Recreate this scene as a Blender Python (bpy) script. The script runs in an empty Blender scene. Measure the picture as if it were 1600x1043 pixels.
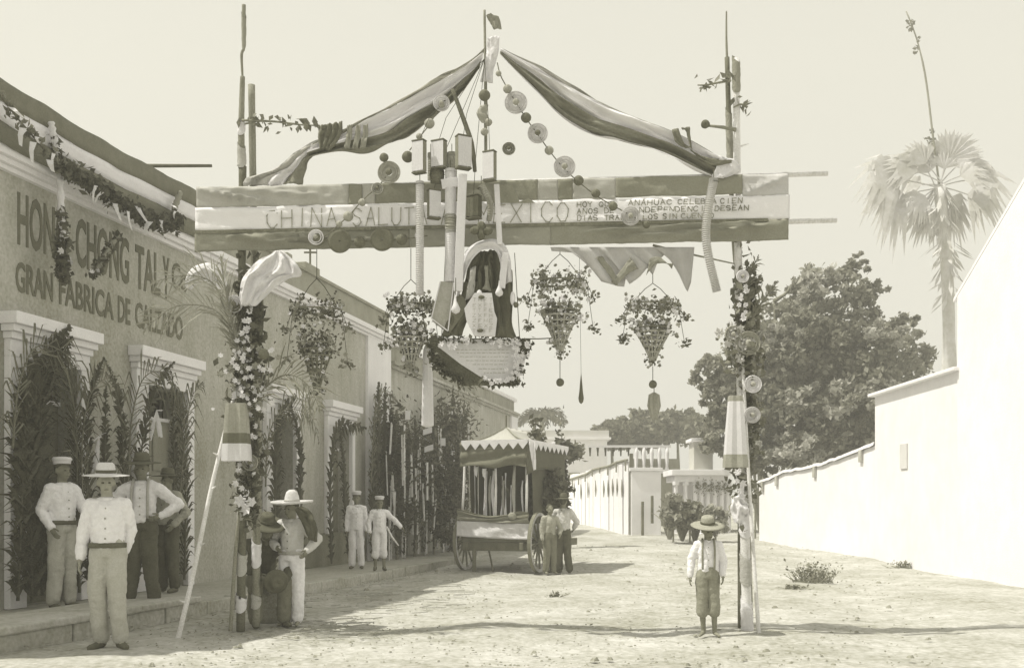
import bpy, math, random
import numpy as np
from mathutils import Vector, Matrix, noise

sc = bpy.context.scene
COL = sc.collection
R = math.radians
random.seed(11)
rng = np.random.default_rng(7)

# ------------------------------------------------------------------ camera
CAMZ = 1.3
cam_d = bpy.data.cameras.new('camera'); cam = bpy.data.objects.new('camera', cam_d); COL.objects.link(cam)
cam.location = (0, 0, CAMZ); cam.rotation_euler = (R(90), 0, 0)
cam_d.sensor_width = 36; cam_d.lens = 36; cam_d.shift_y = (795 - 521.5) / 1600
cam_d.clip_start = 0.1; cam_d.clip_end = 3000
sc.camera = cam

# ------------------------------------------------------------------ sky, sun, exposure
SUN_EL = R(60)
sun_to = Vector((math.cos(SUN_EL), 0.14 * math.cos(SUN_EL), -math.sin(SUN_EL)))    # light travels to the right
w = bpy.data.worlds.new('World'); sc.world = w; w.use_nodes = True
nt = w.node_tree; nt.nodes.clear()
sky = nt.nodes.new('ShaderNodeTexSky'); sky.sky_type = 'NISHITA'; sky.sun_disc = False
sky.sun_elevation = SUN_EL; sky.sun_rotation = R(-87); sky.air_density = 2.0; sky.dust_density = 6.0; sky.ozone_density = 0.5
bw = nt.nodes.new('ShaderNodeRGBToBW')
mr = nt.nodes.new('ShaderNodeMapRange'); mr.inputs['From Min'].default_value = 0; mr.inputs['From Max'].default_value = 14
mr.inputs['To Min'].default_value = 6.1; mr.inputs['To Max'].default_value = 8.6
tint = nt.nodes.new('ShaderNodeMix'); tint.data_type = 'RGBA'; tint.blend_type = 'MULTIPLY'; tint.inputs['Factor'].default_value = 1
tint.inputs['B'].default_value = (1.0, 0.978, 0.865, 1)
bg = nt.nodes.new('ShaderNodeBackground'); bg.inputs['Strength'].default_value = 0.112
wo = nt.nodes.new('ShaderNodeOutputWorld')
L = nt.links.new
L(sky.outputs[0], bw.inputs[0]); L(bw.outputs[0], mr.inputs['Value']); L(mr.outputs[0], tint.inputs['A'])
L(tint.outputs['Result'], bg.inputs['Color']); L(bg.outputs[0], wo.inputs[0])
sd = bpy.data.lights.new('sun', 'SUN'); sd.energy = 4.9; sd.angle = R(0.6); sd.color = (1.0, 0.97, 0.87)
so = bpy.data.objects.new('sun', sd); COL.objects.link(so); so.location = (-20, 0, 30)
so.rotation_euler = sun_to.to_track_quat('-Z', 'Y').to_euler()
sc.view_settings.view_transform = 'Standard'; sc.view_settings.look = 'None'
sc.view_settings.gamma = 1; sc.view_settings.use_curve_mapping = False; sc.view_settings.exposure = -0.01
sc.render.engine = 'CYCLES'
sc.cycles.use_denoising = True
sc.cycles.max_bounces = 6; sc.cycles.diffuse_bounces = 3; sc.cycles.transparent_max_bounces = 8
sc.cycles.volume_bounces = 2

# ------------------------------------------------------------------ helpers
V = Vector
def P(px, py, Y):                       # a point of the photograph set at its real distance Y
    return V(((px - 800) / 1600 * Y, Y, (795 - py) / 1600 * Y + CAMZ))
def terrain(Y):
    return 0.03 * max(0, min(Y, 62) - 22)
# the left row of houses: facade line X = -8.52 + .228 Y
FN = math.hypot(0.228, 1)
def FP(s, off, h):                      # facade coordinates: along, outward, up
    return V((-8.52 + s * 0.228 / FN + off / FN, s / FN - off * 0.228 / FN, h))
def fs(px, off=0.0):                    # along-facade coordinate seen at column px
    Y = (8.52 - off * FN) / (0.228 + (800 - px) / 1600)
    # solve s from Y = s/FN - off*.228/FN
    return (Y + off * 0.228 / FN) * FN
def FX(px, py, off=0.0):                # point of the facade plane (moved out by off) seen at px,py
    s = fs(px, off); Y = s / FN - off * 0.228 / FN
    return V((-8.52 + s * 0.228 / FN + off / FN, Y, (795 - py) / 1600 * Y + CAMZ))

def G(v):
    v = max(0.0, v)
    return (v, v * 0.985, v * (0.64 + 0.36 * min(1, v / 0.7)), 1)
MATS = {}
def mat(name, v, var=.15, scale=5.0, rough=.85, bump=.15, streak=0.0, trans=0.0, fine=60.0, spec=.2):
    if name in MATS: return MATS[name]
    m = bpy.data.materials.new(name); m.use_nodes = True; n = m.node_tree; n.nodes.clear(); l = n.links.new
    out = n.nodes.new('ShaderNodeOutputMaterial'); p = n.nodes.new('ShaderNodeBsdfPrincipled')
    p.inputs['Roughness'].default_value = rough; p.inputs['Specular IOR Level'].default_value = spec
    tc = n.nodes.new('ShaderNodeTexCoord'); mp = n.nodes.new('ShaderNodeMapping')
    mp.inputs['Scale'].default_value = (1, 1, 1 - .93 * streak)
    l(tc.outputs['Object'], mp.inputs[0])
    a = n.nodes.new('ShaderNodeTexNoise'); a.inputs['Scale'].default_value = scale; a.inputs['Detail'].default_value = 7; a.inputs['Roughness'].default_value = .65
    b = n.nodes.new('ShaderNodeTexNoise'); b.inputs['Scale'].default_value = fine; b.inputs['Detail'].default_value = 3
    c = n.nodes.new('ShaderNodeTexNoise'); c.inputs['Scale'].default_value = scale * .17; c.inputs['Detail'].default_value = 3
    l(mp.outputs[0], a.inputs[0]); l(tc.outputs['Object'], b.inputs[0]); l(tc.outputs['Object'], c.inputs[0])
    ad = n.nodes.new('ShaderNodeMath'); ad.operation = 'ADD'; l(a.outputs[0], ad.inputs[0]); l(b.outputs[0], ad.inputs[1])
    ad2 = n.nodes.new('ShaderNodeMath'); ad2.operation = 'ADD'; l(ad.outputs[0], ad2.inputs[0]); l(c.outputs[0], ad2.inputs[1])
    r = n.nodes.new('ShaderNodeMapRange'); r.inputs['From Min'].default_value = 1.1; r.inputs['From Max'].default_value = 1.9
    l(ad2.outputs[0], r.inputs['Value'])
    mx = n.nodes.new('ShaderNodeMix'); mx.data_type = 'RGBA'
    mx.inputs['A'].default_value = G(v * (1 - var)); mx.inputs['B'].default_value = G(min(.92, v * (1 + var)))
    l(r.outputs[0], mx.inputs['Factor']); l(mx.outputs['Result'], p.inputs['Base Color'])
    if bump:
        bp = n.nodes.new('ShaderNodeBump'); bp.inputs['Strength'].default_value = bump; bp.inputs['Distance'].default_value = .02
        l(ad.outputs[0], bp.inputs['Height']); l(bp.outputs[0], p.inputs['Normal'])
    if trans:
        t = n.nodes.new('ShaderNodeBsdfTranslucent'); l(mx.outputs['Result'], t.inputs['Color'])
        ms = n.nodes.new('ShaderNodeMixShader'); ms.inputs[0].default_value = trans
        l(p.outputs[0], ms.inputs[1]); l(t.outputs[0], ms.inputs[2]); l(ms.outputs[0], out.inputs[0])
    else: l(p.outputs[0], out.inputs[0])
    MATS[name] = m; return m

plaster = mat('plaster_grey', .42, .30, 4, streak=.8, bump=.5, fine=25)
plaster2 = mat('plaster_weathered', .42, .35, 5, streak=.9, bump=.5, fine=25)
white_pl = mat('limewash_white', .82, .10, 3, bump=.3, streak=.4)
white_wall = mat('whitewashed_wall', .84, .10, 2.5, bump=.35, streak=.3)
plinth_m = mat('plinth_paint', .22, .3, 5, bump=.4)
moulding = mat('cornice_white', .82, .10, 4, bump=.2)
parapet_m = mat('parapet_dark', .32, .25, 4, bump=.3)
paint_dark = mat('sign_paint', .15, .25, 9, bump=0)
door_wood = mat('door_wood', .17, .3, 8, streak=.8)
door_grey = mat('door_grey', .33, .2, 8, streak=.8)
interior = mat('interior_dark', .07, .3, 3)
road_m = mat('road_dust', .40, .42, 3.5, bump=1.0, fine=16)
pave_m = mat('pavement_stone', .40, .25, 3, bump=.6, fine=18)
kerb_m = mat('kerb_stone', .42, .3, 4, bump=.7, fine=18)
stone_m = mat('road_stone', .30, .3, 12)
wood_pale = mat('peeled_pole', .74, .25, 9, streak=.7)
wood_mid = mat('weathered_pole', .26, .35, 9, streak=.7)
wood_dark = mat('dark_timber', .15, .35, 9, streak=.7)
iron = mat('dark_iron', .08, .2, 9)
cl_white = mat('white_cloth', .86, .07, 9, bump=.5, trans=.2, fine=35)
cl_swag = mat('drape_green', .27, .18, 9, bump=.5, trans=.15, fine=35)
cl_pale = mat('pale_cloth', .52, .14, 9, bump=.5, trans=.15)
cl_mid = mat('mid_cloth', .33, .16, 9, bump=.5, trans=.1)
cl_dark = mat('dark_cloth', .20, .2, 9, bump=.5, trans=.05)
cl_black = mat('black_cloth', .10, .25, 8, bump=.2)
paper_w = mat('white_paper', .80, .08, 8, bump=.1, trans=.2)
paper_g = mat('grey_paper', .38, .2, 8, bump=.1, trans=.1)
paper_d = mat('dark_paper', .15, .25, 8, bump=.1)
ink = mat('faded_ink', .34, .3, 9, bump=0)
ink_dark = mat('dark_ink', .26, .2, 9, bump=0)
leaf_d = mat('leaf_dark', .12, .5, 4, bump=0, trans=.2, rough=.6)
leaf_m = mat('leaf_mid', .21, .45, 3, bump=0, trans=.25, rough=.6)
leaf_l = mat('leaf_pale', .34, .3, 4, bump=0, trans=.3, rough=.6)
leaf_far = mat('leaf_far', .19, .4, 1, bump=0, trans=.2)
petal_w = mat('petal_white', .80, .1, 9, bump=0, trans=.2)
petal_g = mat('petal_grey', .36, .3, 9, bump=0, trans=.2)
petal_d = mat('petal_dark', .12, .3, 9, bump=0)
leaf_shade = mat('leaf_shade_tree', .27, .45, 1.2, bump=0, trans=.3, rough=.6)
bark = mat('bark', .22, .35, 8, streak=.6, bump=.6)
skin = mat('skin', .33, .12, 9, bump=.05, rough=.6)
skin_d = mat('skin_deep', .22, .12, 9, bump=.05, rough=.6)
hair_m = mat('hair_black', .08, .2, 20)
shirt_w = mat('shirt_white', .84, .10, 12, bump=.6, fine=30)
shirt_l = mat('shirt_light', .58, .15, 12, bump=.6, fine=30)
shirt_s = mat('shirt_worn', .38, .2, 9, bump=.25)
trou_l = mat('trousers_light', .45, .15, 7, bump=.3)
trou_g = mat('trousers_grey', .27, .2, 7, bump=.3)
straw = mat('straw', .66, .12, 20, bump=.4)
felt = mat('felt_dark', .11, .2, 12)
leather = mat('leather_dark', .11, .25, 12)
grass_m = mat('dry_weed', .25, .3, 6, bump=0)

ROOT = {}
class MB:
    def __init__(s, xf=None): s.v = []; s.f = []; s.xf = xf
    def add(s, vs, fs_):
        b = len(s.v)
        s.v += [s.xf(*p) if s.xf else V(p) for p in vs]
        s.f += [tuple(b + i for i in f) for f in fs_]
    def box(s, a, b):
        x0, y0, z0 = a; x1, y1, z1 = b
        s.add([(x0,y0,z0),(x1,y0,z0),(x1,y1,z0),(x0,y1,z0),(x0,y0,z1),(x1,y0,z1),(x1,y1,z1),(x0,y1,z1)],
              [(0,3,2,1),(4,5,6,7),(0,1,5,4),(1,2,6,5),(2,3,7,6),(3,0,4,7)])
        return s
    def tube(s, pts, r, n=8, ry=None, side=None, cap=True):
        pts = [V(p) for p in pts]; m = len(pts)
        rs = r if isinstance(r, (list, tuple)) else [r] * m
        if len(rs) != m: rs = [float(x) for x in np.interp(np.linspace(0,1,m), np.linspace(0,1,len(rs)), rs)]
        rys = ry if ry is not None else rs
        if not isinstance(rys, (list, tuple)): rys = [rys] * m
        vs = []; prev = None
        for i, p in enumerate(pts):
            t = (pts[min(i+1, m-1)] - pts[max(i-1, 0)])
            t = t.normalized() if t.length > 1e-9 else V((0,0,1))
            if side is not None: a = V(side)
            elif prev is not None: a = prev
            else: a = V((1,0,0)) if abs(t.x) < .8 else V((0,1,0))
            a = (a - t * a.dot(t)).normalized(); b = t.cross(a); prev = a
            for k in range(n):
                th = 2 * math.pi * k / n
                vs.append(p + a * math.cos(th) * rs[i] + b * math.sin(th) * rys[i])
        fcs = [(i*n+k, i*n+(k+1) % n, (i+1)*n+(k+1) % n, (i+1)*n+k) for i in range(m-1) for k in range(n)]
        if cap: fcs += [tuple(range(n-1, -1, -1)), tuple((m-1)*n + k for k in range(n))]
        s.add(vs, fcs); return s
    def capsule(s, a, b, ra, rb, n=12, fy=1.0, side=None):
        a = V(a); b = V(b); d = (b - a); L_ = d.length or 1e-6; t = d / L_
        pts = []; rr = []
        for k in (85, 60, 30): pts.append(a - t * ra * math.sin(R(k))); rr.append(ra * math.cos(R(k)))
        pts += [a, (a+b)/2, b]; rr += [ra, (ra+rb)/2, rb]
        for k in (30, 60, 85): pts.append(b + t * rb * math.sin(R(k))); rr.append(rb * math.cos(R(k)))
        return s.tube(pts, rr, n, ry=[x*fy for x in rr], side=side)
    def ball(s, c, r, n=12, m=8, rib=0.0):
        c = V(c); rx, ry, rz = r if isinstance(r, (tuple, list)) else (r, r, r)
        vs = [c + V((0,0,rz))]
        for i in range(1, m):
            ph = math.pi * i / m
            for k in range(n):
                th = 2*math.pi*k/n; q = 1 - rib * (k % 2)
                vs.append(c + V((rx*math.sin(ph)*math.cos(th)*q, ry*math.sin(ph)*math.sin(th)*q, rz*math.cos(ph))))
        vs.append(c - V((0,0,rz)))
        f = [(0, 1+k, 1+(k+1) % n) for k in range(n)]
        for i in range(m-2):
            for k in range(n): f.append((1+i*n+k, 1+(i+1)*n+k, 1+(i+1)*n+(k+1) % n, 1+i*n+(k+1) % n))
        e = len(vs)-1
        f += [(e, 1+(m-2)*n+(k+1) % n, 1+(m-2)*n+k) for k in range(n)]
        s.add(vs, f); return s
    def lathe(s, prof, c, n=24, M=None, rib=0.0):
        vs = []
        for r, z in prof:
            for k in range(n):
                th = 2*math.pi*k/n; q = r * (1 - rib*(k % 2))
                p = V((q*math.cos(th), q*math.sin(th), z))
                if M is not None: p = M @ p
                vs.append(V(c) + p)
        m = len(prof)
        f = [(i*n+k, i*n+(k+1) % n, (i+1)*n+(k+1) % n, (i+1)*n+k) for i in range(m-1) for k in range(n)]
        s.add(vs, f); return s
    def prism(s, poly, d):
        poly = [V(p) for p in poly]; d = V(d); n = len(poly)
        s.add(poly + [p + d for p in poly], [tuple(range(n)), tuple(range(2*n-1, n-1, -1))] + [(k, (k+1) % n, n+(k+1) % n, n+k) for k in range(n)])
        return s
    def bar(s, a, b, w, h, up=(0,0,1)):
        a = V(a); b = V(b); t = (b-a).normalized(); u = V(up); u = (u - t*u.dot(t))
        if u.length < 1e-4: u = V((1,0,0)) - t*t.x
        u.normalize(); q = t.cross(u)
        c = [q*w/2 + u*h/2, -q*w/2 + u*h/2, -q*w/2 - u*h/2, q*w/2 - u*h/2]
        s.add([a+x for x in c] + [b+x for x in c], [(0,1,2,3), (7,6,5,4), (0,4,5,1), (1,5,6,2), (2,6,7,3), (3,7,4,0)])
        return s
    def grid(s, rows):
        m = len(rows); n = len(rows[0])
        s.add([p for r in rows for p in r], [(i*n+j, i*n+j+1, (i+1)*n+j+1, (i+1)*n+j) for i in range(m-1) for j in range(n-1)])
        return s
    def build(s, name, m, parent=None, smooth=False, bev=0, solid=0, kind=None, auto=True):
        if parent is not None: o0 = ROOT.get(parent.name, V((0,0,0)))
        else:
            a = np.array([tuple(p) for p in s.v]); o0 = V(((a[:,0].min()+a[:,0].max())/2, (a[:,1].min()+a[:,1].max())/2, a[:,2].min()))
        me = bpy.data.meshes.new(name); me.from_pydata([tuple(p - o0) for p in s.v], [], s.f); me.update()
        me.materials.append(m)
        if smooth: me.shade_smooth()
        o = bpy.data.objects.new(name, me); COL.objects.link(o)
        if parent is not None: o.parent = parent
        else: o.location = o0
        ROOT[o.name] = o0
        if solid:
            k = o.modifiers.new('solidify', 'SOLIDIFY'); k.thickness = solid; k.offset = 0
        if bev:
            k = o.modifiers.new('bevel', 'BEVEL'); k.width = bev; k.segments = 2; k.limit_method = 'ANGLE'
        if kind: o['kind'] = kind
        return o

def tag(o, label, cat, group=None):
    o['label'] = label; o['category'] = cat
    if group: o['group'] = group
    return o
def thing(name, loc, label, cat, group=None, local=False, rz=0.0):
    o = bpy.data.objects.new(name, None); COL.objects.link(o); o.location = loc; o.rotation_euler.z = rz
    o.empty_display_size = .1
    ROOT[o.name] = V((0,0,0)) if local else V(loc)
    return tag(o, label, cat, group)
def struct(o): o['kind'] = 'structure'; return o

def resample(pts, n):
    pts = [V(p) for p in pts]
    d = [0]
    for a, b in zip(pts, pts[1:]): d.append(d[-1] + (b-a).length)
    out = []
    # smooth (Catmull-Rom) interpolation by arc length
    for k in range(n):
        t = d[-1] * k / (n-1); i = 0
        while i < len(pts)-2 and d[i+1] < t: i += 1
        u = (t - d[i]) / max(1e-9, d[i+1]-d[i])
        p0 = pts[max(i-1, 0)]; p1 = pts[i]; p2 = pts[i+1]; p3 = pts[min(i+2, len(pts)-1)]
        c = .5*((2*p1) + (p2-p0)*u + (2*p0-5*p1+4*p2-p3)*u*u + (3*p1-p0-3*p2+p3)*u*u*u)
        out.append(c)
    return out

def sheet(E0, E1, Y, m, name, parent, u0=0, u1=1, folds=3, amp=.05, rows=30, cols=14, wob=.03, solid=.002, seed=0, crisp=False):
    """cloth between two edges given as image polylines at distance Y; folds run along the edges"""
    f = (lambda pts, n: [P(p[0], p[1], Y + (p[2] if len(p) > 2 else 0)) for p in pts])
    a = resample(f(E0, 0), rows); b = resample(f(E1, 0), rows)
    g = []
    for i in range(rows):
        row = []
        for j in range(cols):
            u = u0 + (u1-u0)*j/(cols-1); t = i/(rows-1)
            p = a[i].lerp(b[i], u)
            w_ = (b[i]-a[i]).length
            q = noise.noise(V((u*4+seed, t*5, seed*1.7)))
            am = amp*min(1, w_*2.5); q2 = noise.noise(V((u*11+seed*2, t*7, 3)))
            p = p + V((0, 1, 0)) * (am*math.sin(2*math.pi*folds*u + 3*t + q*3) + am*.38*math.sin(2*math.pi*folds*2.6*u + 5*t + q2*4) + am*.25*q2 + wob*q)
            p = p + V((0, 0, 1)) * wob*.4*noise.noise(V((t*6, u*3, seed+5)))
            row.append(p)
        g.append(row)
    return MB().grid(g).build(name, m, parent, smooth=True, solid=solid)

# a thin stroke alphabet for the hand-lettered banner
ST = {'A':[(0,0,.5,1,1,0),(.2,.4,.8,.4)],'B':[(0,0,0,1,.7,1,.9,.8,.7,.55,0,.55),(.7,.55,1,.3,.8,0,0,0)],
'C':[(1,.82,.7,1,.3,1,0,.7,0,.3,.3,0,.7,0,1,.18)],'D':[(0,0,0,1,.6,1,1,.7,1,.3,.6,0,0,0)],'E':[(1,1,0,1,0,0,1,0),(0,.5,.7,.5)],
'F':[(1,1,0,1,0,0),(0,.5,.7,.5)],'G':[(1,.82,.7,1,.3,1,0,.7,0,.3,.3,0,.8,0,1,.2,1,.45,.6,.45)],'H':[(0,0,0,1),(1,0,1,1),(0,.5,1,.5)],
'I':[(.5,0,.5,1)],'L':[(0,1,0,0,1,0)],'M':[(0,0,0,1,.5,.4,1,1,1,0)],'N':[(0,0,0,1,1,0,1,1)],'O':[(.3,0,0,.3,0,.7,.3,1,.7,1,1,.7,1,.3,.7,0,.3,0)],
'P':[(0,0,0,1,.8,1,1,.75,.8,.5,0,.5)],'Q':[(.3,0,0,.3,0,.7,.3,1,.7,1,1,.7,1,.3,.7,0,.3,0),(.6,.3,1,0)],'R':[(0,0,0,1,.8,1,1,.75,.8,.5,0,.5),(.5,.5,1,0)],
'S':[(1,.85,.7,1,.3,1,0,.78,.2,.55,.8,.45,1,.22,.7,0,.3,0,0,.15)],'T':[(.5,0,.5,1),(0,1,1,1)],'U':[(0,1,0,.25,.3,0,.7,0,1,.25,1,1)],
'V':[(0,1,.5,0,1,1)],'X':[(0,0,1,1),(0,1,1,0)],'Y':[(0,1,.5,.5,1,1),(.5,.5,.5,0)],'Z':[(0,1,1,1,0,0,1,0)],'~':[(.2,1.2,.45,1.3,.6,1.2,.8,1.3)]}
def strokes(mb, text, o, du, dv, dn, h, cw, gap, th):
    """o origin, du/dv unit vectors, dn outward; letters h tall and cw wide"""
    x = 0
    for ch in text:
        jx, jy, sl = random.uniform(-.06,.06), random.uniform(-.06,.06), random.uniform(-.10,.14)
        if ch in ST:
            for st in ST[ch]:
                pts = [(st[i]+jx+sl*st[i+1]+random.uniform(-.05,.05), st[i+1]*(1+jy)+random.uniform(-.035,.035)) for i in range(0, len(st), 2)]
                for a, b in zip(pts, pts[1:]):
                    pa = o + du*(x + a[0]*cw) + dv*(a[1]*h); pb = o + du*(x + b[0]*cw) + dv*(b[1]*h)
                    if (pb-pa).length > 1e-5:
                        t = (pb-pa).normalized(); mb.bar(pa - t*th*.4, pb + t*th*.4, th, .003, up=dn)
        if ch == 'Ñ': pass
        x += (cw + gap) if ch != '~' else 0
    return x

def font_text(body, size=1.0, offset=.0, extrude=.01):
    c = bpy.data.curves.new('t', 'FONT'); c.body = body; c.size = size; c.offset = offset; c.extrude = extrude; c.resolution_u = 3
    o = bpy.data.objects.new('t', c); COL.objects.link(o); bpy.context.view_layer.update()
    me = bpy.data.meshes.new_from_object(o.evaluated_get(bpy.context.evaluated_depsgraph_get()))
    vs = [v.co.copy() for v in me.vertices]; f = [tuple(p.vertices) for p in me.polygons]
    bpy.data.objects.remove(o); bpy.data.curves.remove(c); bpy.data.meshes.remove(me)
    return vs, f

def fast_mesh(name, verts, quads, m, parent=None, kind=None, smooth=False):
    """verts Nx3 numpy, quads Mx4"""
    verts = np.asarray(verts, dtype=np.float32)
    if parent is not None: o0 = ROOT.get(parent.name, V((0,0,0)))
    else: o0 = V((float(verts[:,0].mean()), float(verts[:,1].mean()), float(verts[:,2].min())))
    me = bpy.data.meshes.new(name); nq = len(quads)
    me.vertices.add(len(verts)); me.vertices.foreach_set('co', (verts - np.array(tuple(o0), dtype=np.float32)).ravel())
    me.loops.add(nq*4); me.loops.foreach_set('vertex_index', np.asarray(quads, dtype=np.int32).ravel())
    me.polygons.add(nq); me.polygons.foreach_set('loop_start', np.arange(0, nq*4, 4, dtype=np.int32)); me.polygons.foreach_set('loop_total', np.full(nq, 4, dtype=np.int32))
    me.update(calc_edges=True); me.validate(); me.materials.append(m)
    if smooth: me.shade_smooth()
    o = bpy.data.objects.new(name, me); COL.objects.link(o)
    if parent is not None: o.parent = parent
    else: o.location = o0
    ROOT[o.name] = o0
    if kind: o['kind'] = kind
    return o

def leaf_quads(c, size, elong=1.7):
    """one diamond leaf per centre; returns verts, quads"""
    n = len(c); d = rng.normal(size=(n,3)); d /= np.linalg.norm(d, axis=1)[:,None]
    e = rng.normal(size=(n,3)); e -= d*(e*d).sum(1)[:,None]; e /= np.linalg.norm(e, axis=1)[:,None]
    nn = np.cross(d, e)
    s = (size*(.6+.8*rng.random(n)))[:,None]
    v = np.stack([c - d*s*elong*.5, c + e*s*.5 + nn*s*.15, c + d*s*elong*.5, c - e*s*.5 + nn*s*.15], axis=1).reshape(-1,3)
    q = np.arange(n*4).reshape(n,4)
    return v, q

def crown_points(blobs, n, clump=.35, seed=0):
    """points through ellipsoids, denser towards their skins, gathered into clumps"""
    blobs = [(np.array(tuple(c)), np.array(r)) for c, r in blobs]
    w_ = np.array([float(np.prod(r))**.67 for c, r in blobs]); w_ /= w_.sum()
    out = []
    for (c, r), k in zip(blobs, (w_*n).astype(int)):
        nc = max(6, int(k/45))
        d = rng.normal(size=(nc,3)); d /= np.linalg.norm(d, axis=1)[:,None]
        cc = c + d*r*(.45 + .6*rng.random(nc)**.6)[:,None]
        idx = rng.integers(0, nc, k)
        cs = clump*float(r.mean())*(.5+.8*rng.random(nc))
        out.append(cc[idx] + rng.normal(size=(k,3))*cs[idx][:,None]*np.array([.55,.55,.4]))
    return np.concatenate(out)

def crown(name, blobs, n, size, m, parent, clump=.35, kind='stuff'):
    pts = crown_points(blobs, n, clump); v, q = leaf_quads(pts, size)
    return fast_mesh(name, v, q, m, parent, kind)

def leafy_line(pts, n, spread, size, m, name, parent, kind='stuff', elong=1.9):
    rp = resample(pts, 60); a = np.array([tuple(p) for p in rp])
    t = rng.random(n)*59; i = np.minimum(t.astype(int), 58); f = (t-i)[:,None]
    c = a[i]*(1-f)+a[i+1]*f + rng.normal(size=(n,3))*spread
    v, q = leaf_quads(c, size, elong)
    return fast_mesh(name, v, q, m, parent, kind)

def flower_mb(mb, c, r, nrm=None, petals=6):
    c = V(c); nrm = (nrm or V((random.uniform(-.6,.6), -1, random.uniform(-.4,.6)))).normalized()
    a = nrm.orthogonal().normalized(); b = nrm.cross(a); vs = [c]; ph = random.random()*6
    for k in range(petals*2):
        th = ph + math.pi*k/petals; rr = r if k % 2 == 0 else r*.66
        vs.append(c + (a*math.cos(th)+b*math.sin(th))*rr - nrm*(-.35*r if k % 2 == 0 else .05*r))
    n = petals*2
    mb.add(vs, [(0, 1+k, 1+(k+1) % n) for k in range(n)])

def flower_bunch(centres, r, parent, name='flowers', m=None, kind='stuff'):
    mb = MB()
    for c in centres: flower_mb(mb, c, r*random.uniform(.7, 1.25))
    return mb.build(name, m or petal_w, parent, kind=kind)

def spread_pts(n, px, py, wx, wy, Y, wy_d=.1):
    return [P(px + random.uniform(-wx, wx), py + random.uniform(-wy, wy), Y + random.uniform(-wy_d, wy_d)) for _ in range(n)]

def frond(pts, label, leaf=.3, nleaf=60, m=None, sag=.5, group=None, cat='palm frond', parent=None, stem_r=.014, flat=None, width=.03, one_side=0):
    """a feather palm frond along a 3-D path"""
    m = m or leaf_d; rp = resample(pts, 24)
    t = parent if parent is not None else thing('palm_frond', rp[0], label, cat, group)
    MB().tube(rp, [stem_r*(1-.75*i/23) for i in range(24)], 5).build('frond_stem' if parent is not None else 'stem', m, t, smooth=True)
    mb = MB(); fine = resample(pts, nleaf)
    for i in range(2, nleaf):
        u = i/(nleaf-1); tg = (fine[min(i+1, nleaf-1)]-fine[i-1]).normalized()
        sd = flat if flat is not None else tg.cross(V((0,-1,0)))
        sd = (V(sd) - tg*V(sd).dot(tg)).normalized()
        for q in (-1, 1):
            ln = leaf*(math.sin(math.pi*min(1, .18+u*.85))**.7+.12)*random.uniform(.45, 1.25)
            if random.random() < .12: continue
            d = (tg*random.uniform(.6, 1.4) + sd*q*random.uniform(.7, 1) + V((random.uniform(-.15,.15), random.uniform(-.45,.25), 0))).normalized()
            a = fine[i]; b = a + d*ln*.55; c = a + d*ln + V((0,0,-sag*ln*random.uniform(.3, 1)))
            wv = d.cross(V((random.uniform(-.5,.5), 1, random.uniform(-.5,.5)))).normalized()*width*.5
            mb.add([a-wv*.4, a+wv*.4, b+wv, b-wv, c], [(0,1,2,3), (3,2,4)])
    mb.build('leaflets', m, t, kind='stuff')
    return t
# ================================================================== GROUND
def axis_pts(lo, hi, fine_lo, fine_hi, step, grow=1.25):
    a = list(np.arange(fine_lo, fine_hi + 1e-6, step)); s_ = step; x = fine_hi
    while x < hi: s_ *= grow; x += s_; a.append(x)
    s_ = step; x = fine_lo
    while x > lo: s_ *= grow; x -= s_; a.insert(0, x)
    return a
xs = axis_pts(-700, 700, -6.5, 11, .14); ys = axis_pts(-60, 1500, 7.5, 30, .14)
gv = []
for y in ys:
    for x in xs:
        z = terrain(y)
        if -12 < x < 16 and 0 < y < 60:
            rut = .016*math.sin((x - .2*y)*2.1 + 1.5*noise.noise(V((y*.15, 2, 0))))
            z += (.035*noise.noise(V((x*.7, y*.5, 0))) + .016*noise.noise(V((x*3.1, y*2.2, 4))) + .014*noise.noise(V((x*8, y*6, 9))) + rut*1.3) * min(1, max(0, (16-x)/4))
        gv.append((x, y, z - .01))
nx = len(xs)
gq = [(j*nx+i, j*nx+i+1, (j+1)*nx+i+1, (j+1)*nx+i) for j in range(len(ys)-1) for i in range(nx-1)]
struct(fast_mesh('road', np.array(gv), np.array(gq), road_m, smooth=True))

# pavement along the left row with its kerb (facade frame: along, outward, up)
pave = MB(FP); PW = 1.72
pave.box((9.0, -.5, -.2), (40.5, PW-.2, .145)); struct(pave.build('pavement', pave_m, bev=.01))
kerb_root = struct(MB(FP).box((9.0, PW-.2+.003, -.25), (40.5, PW-.03, .10)).build('kerb', kerb_m))
s_ = 9.0; k = 0
while s_ < 40:
    l_ = random.uniform(.7, 1.1)
    if s_ < 28:
        j = random.uniform(-.012, .012)
        MB(FP).box((s_+.012, PW-.2+.004+abs(j), -.2), (s_+l_-.012, PW+j, .150+j*.8)).build('kerb_stone', kerb_m, kerb_root, bev=.015)
    s_ += l_
# broad doorstep slab at the near door
o = MB(FP).box((9.3, .9, .149), (13.4, 1.75, .23)).build('door_step', kerb_m, bev=.02)
o['kind'] = 'structure'

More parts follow.
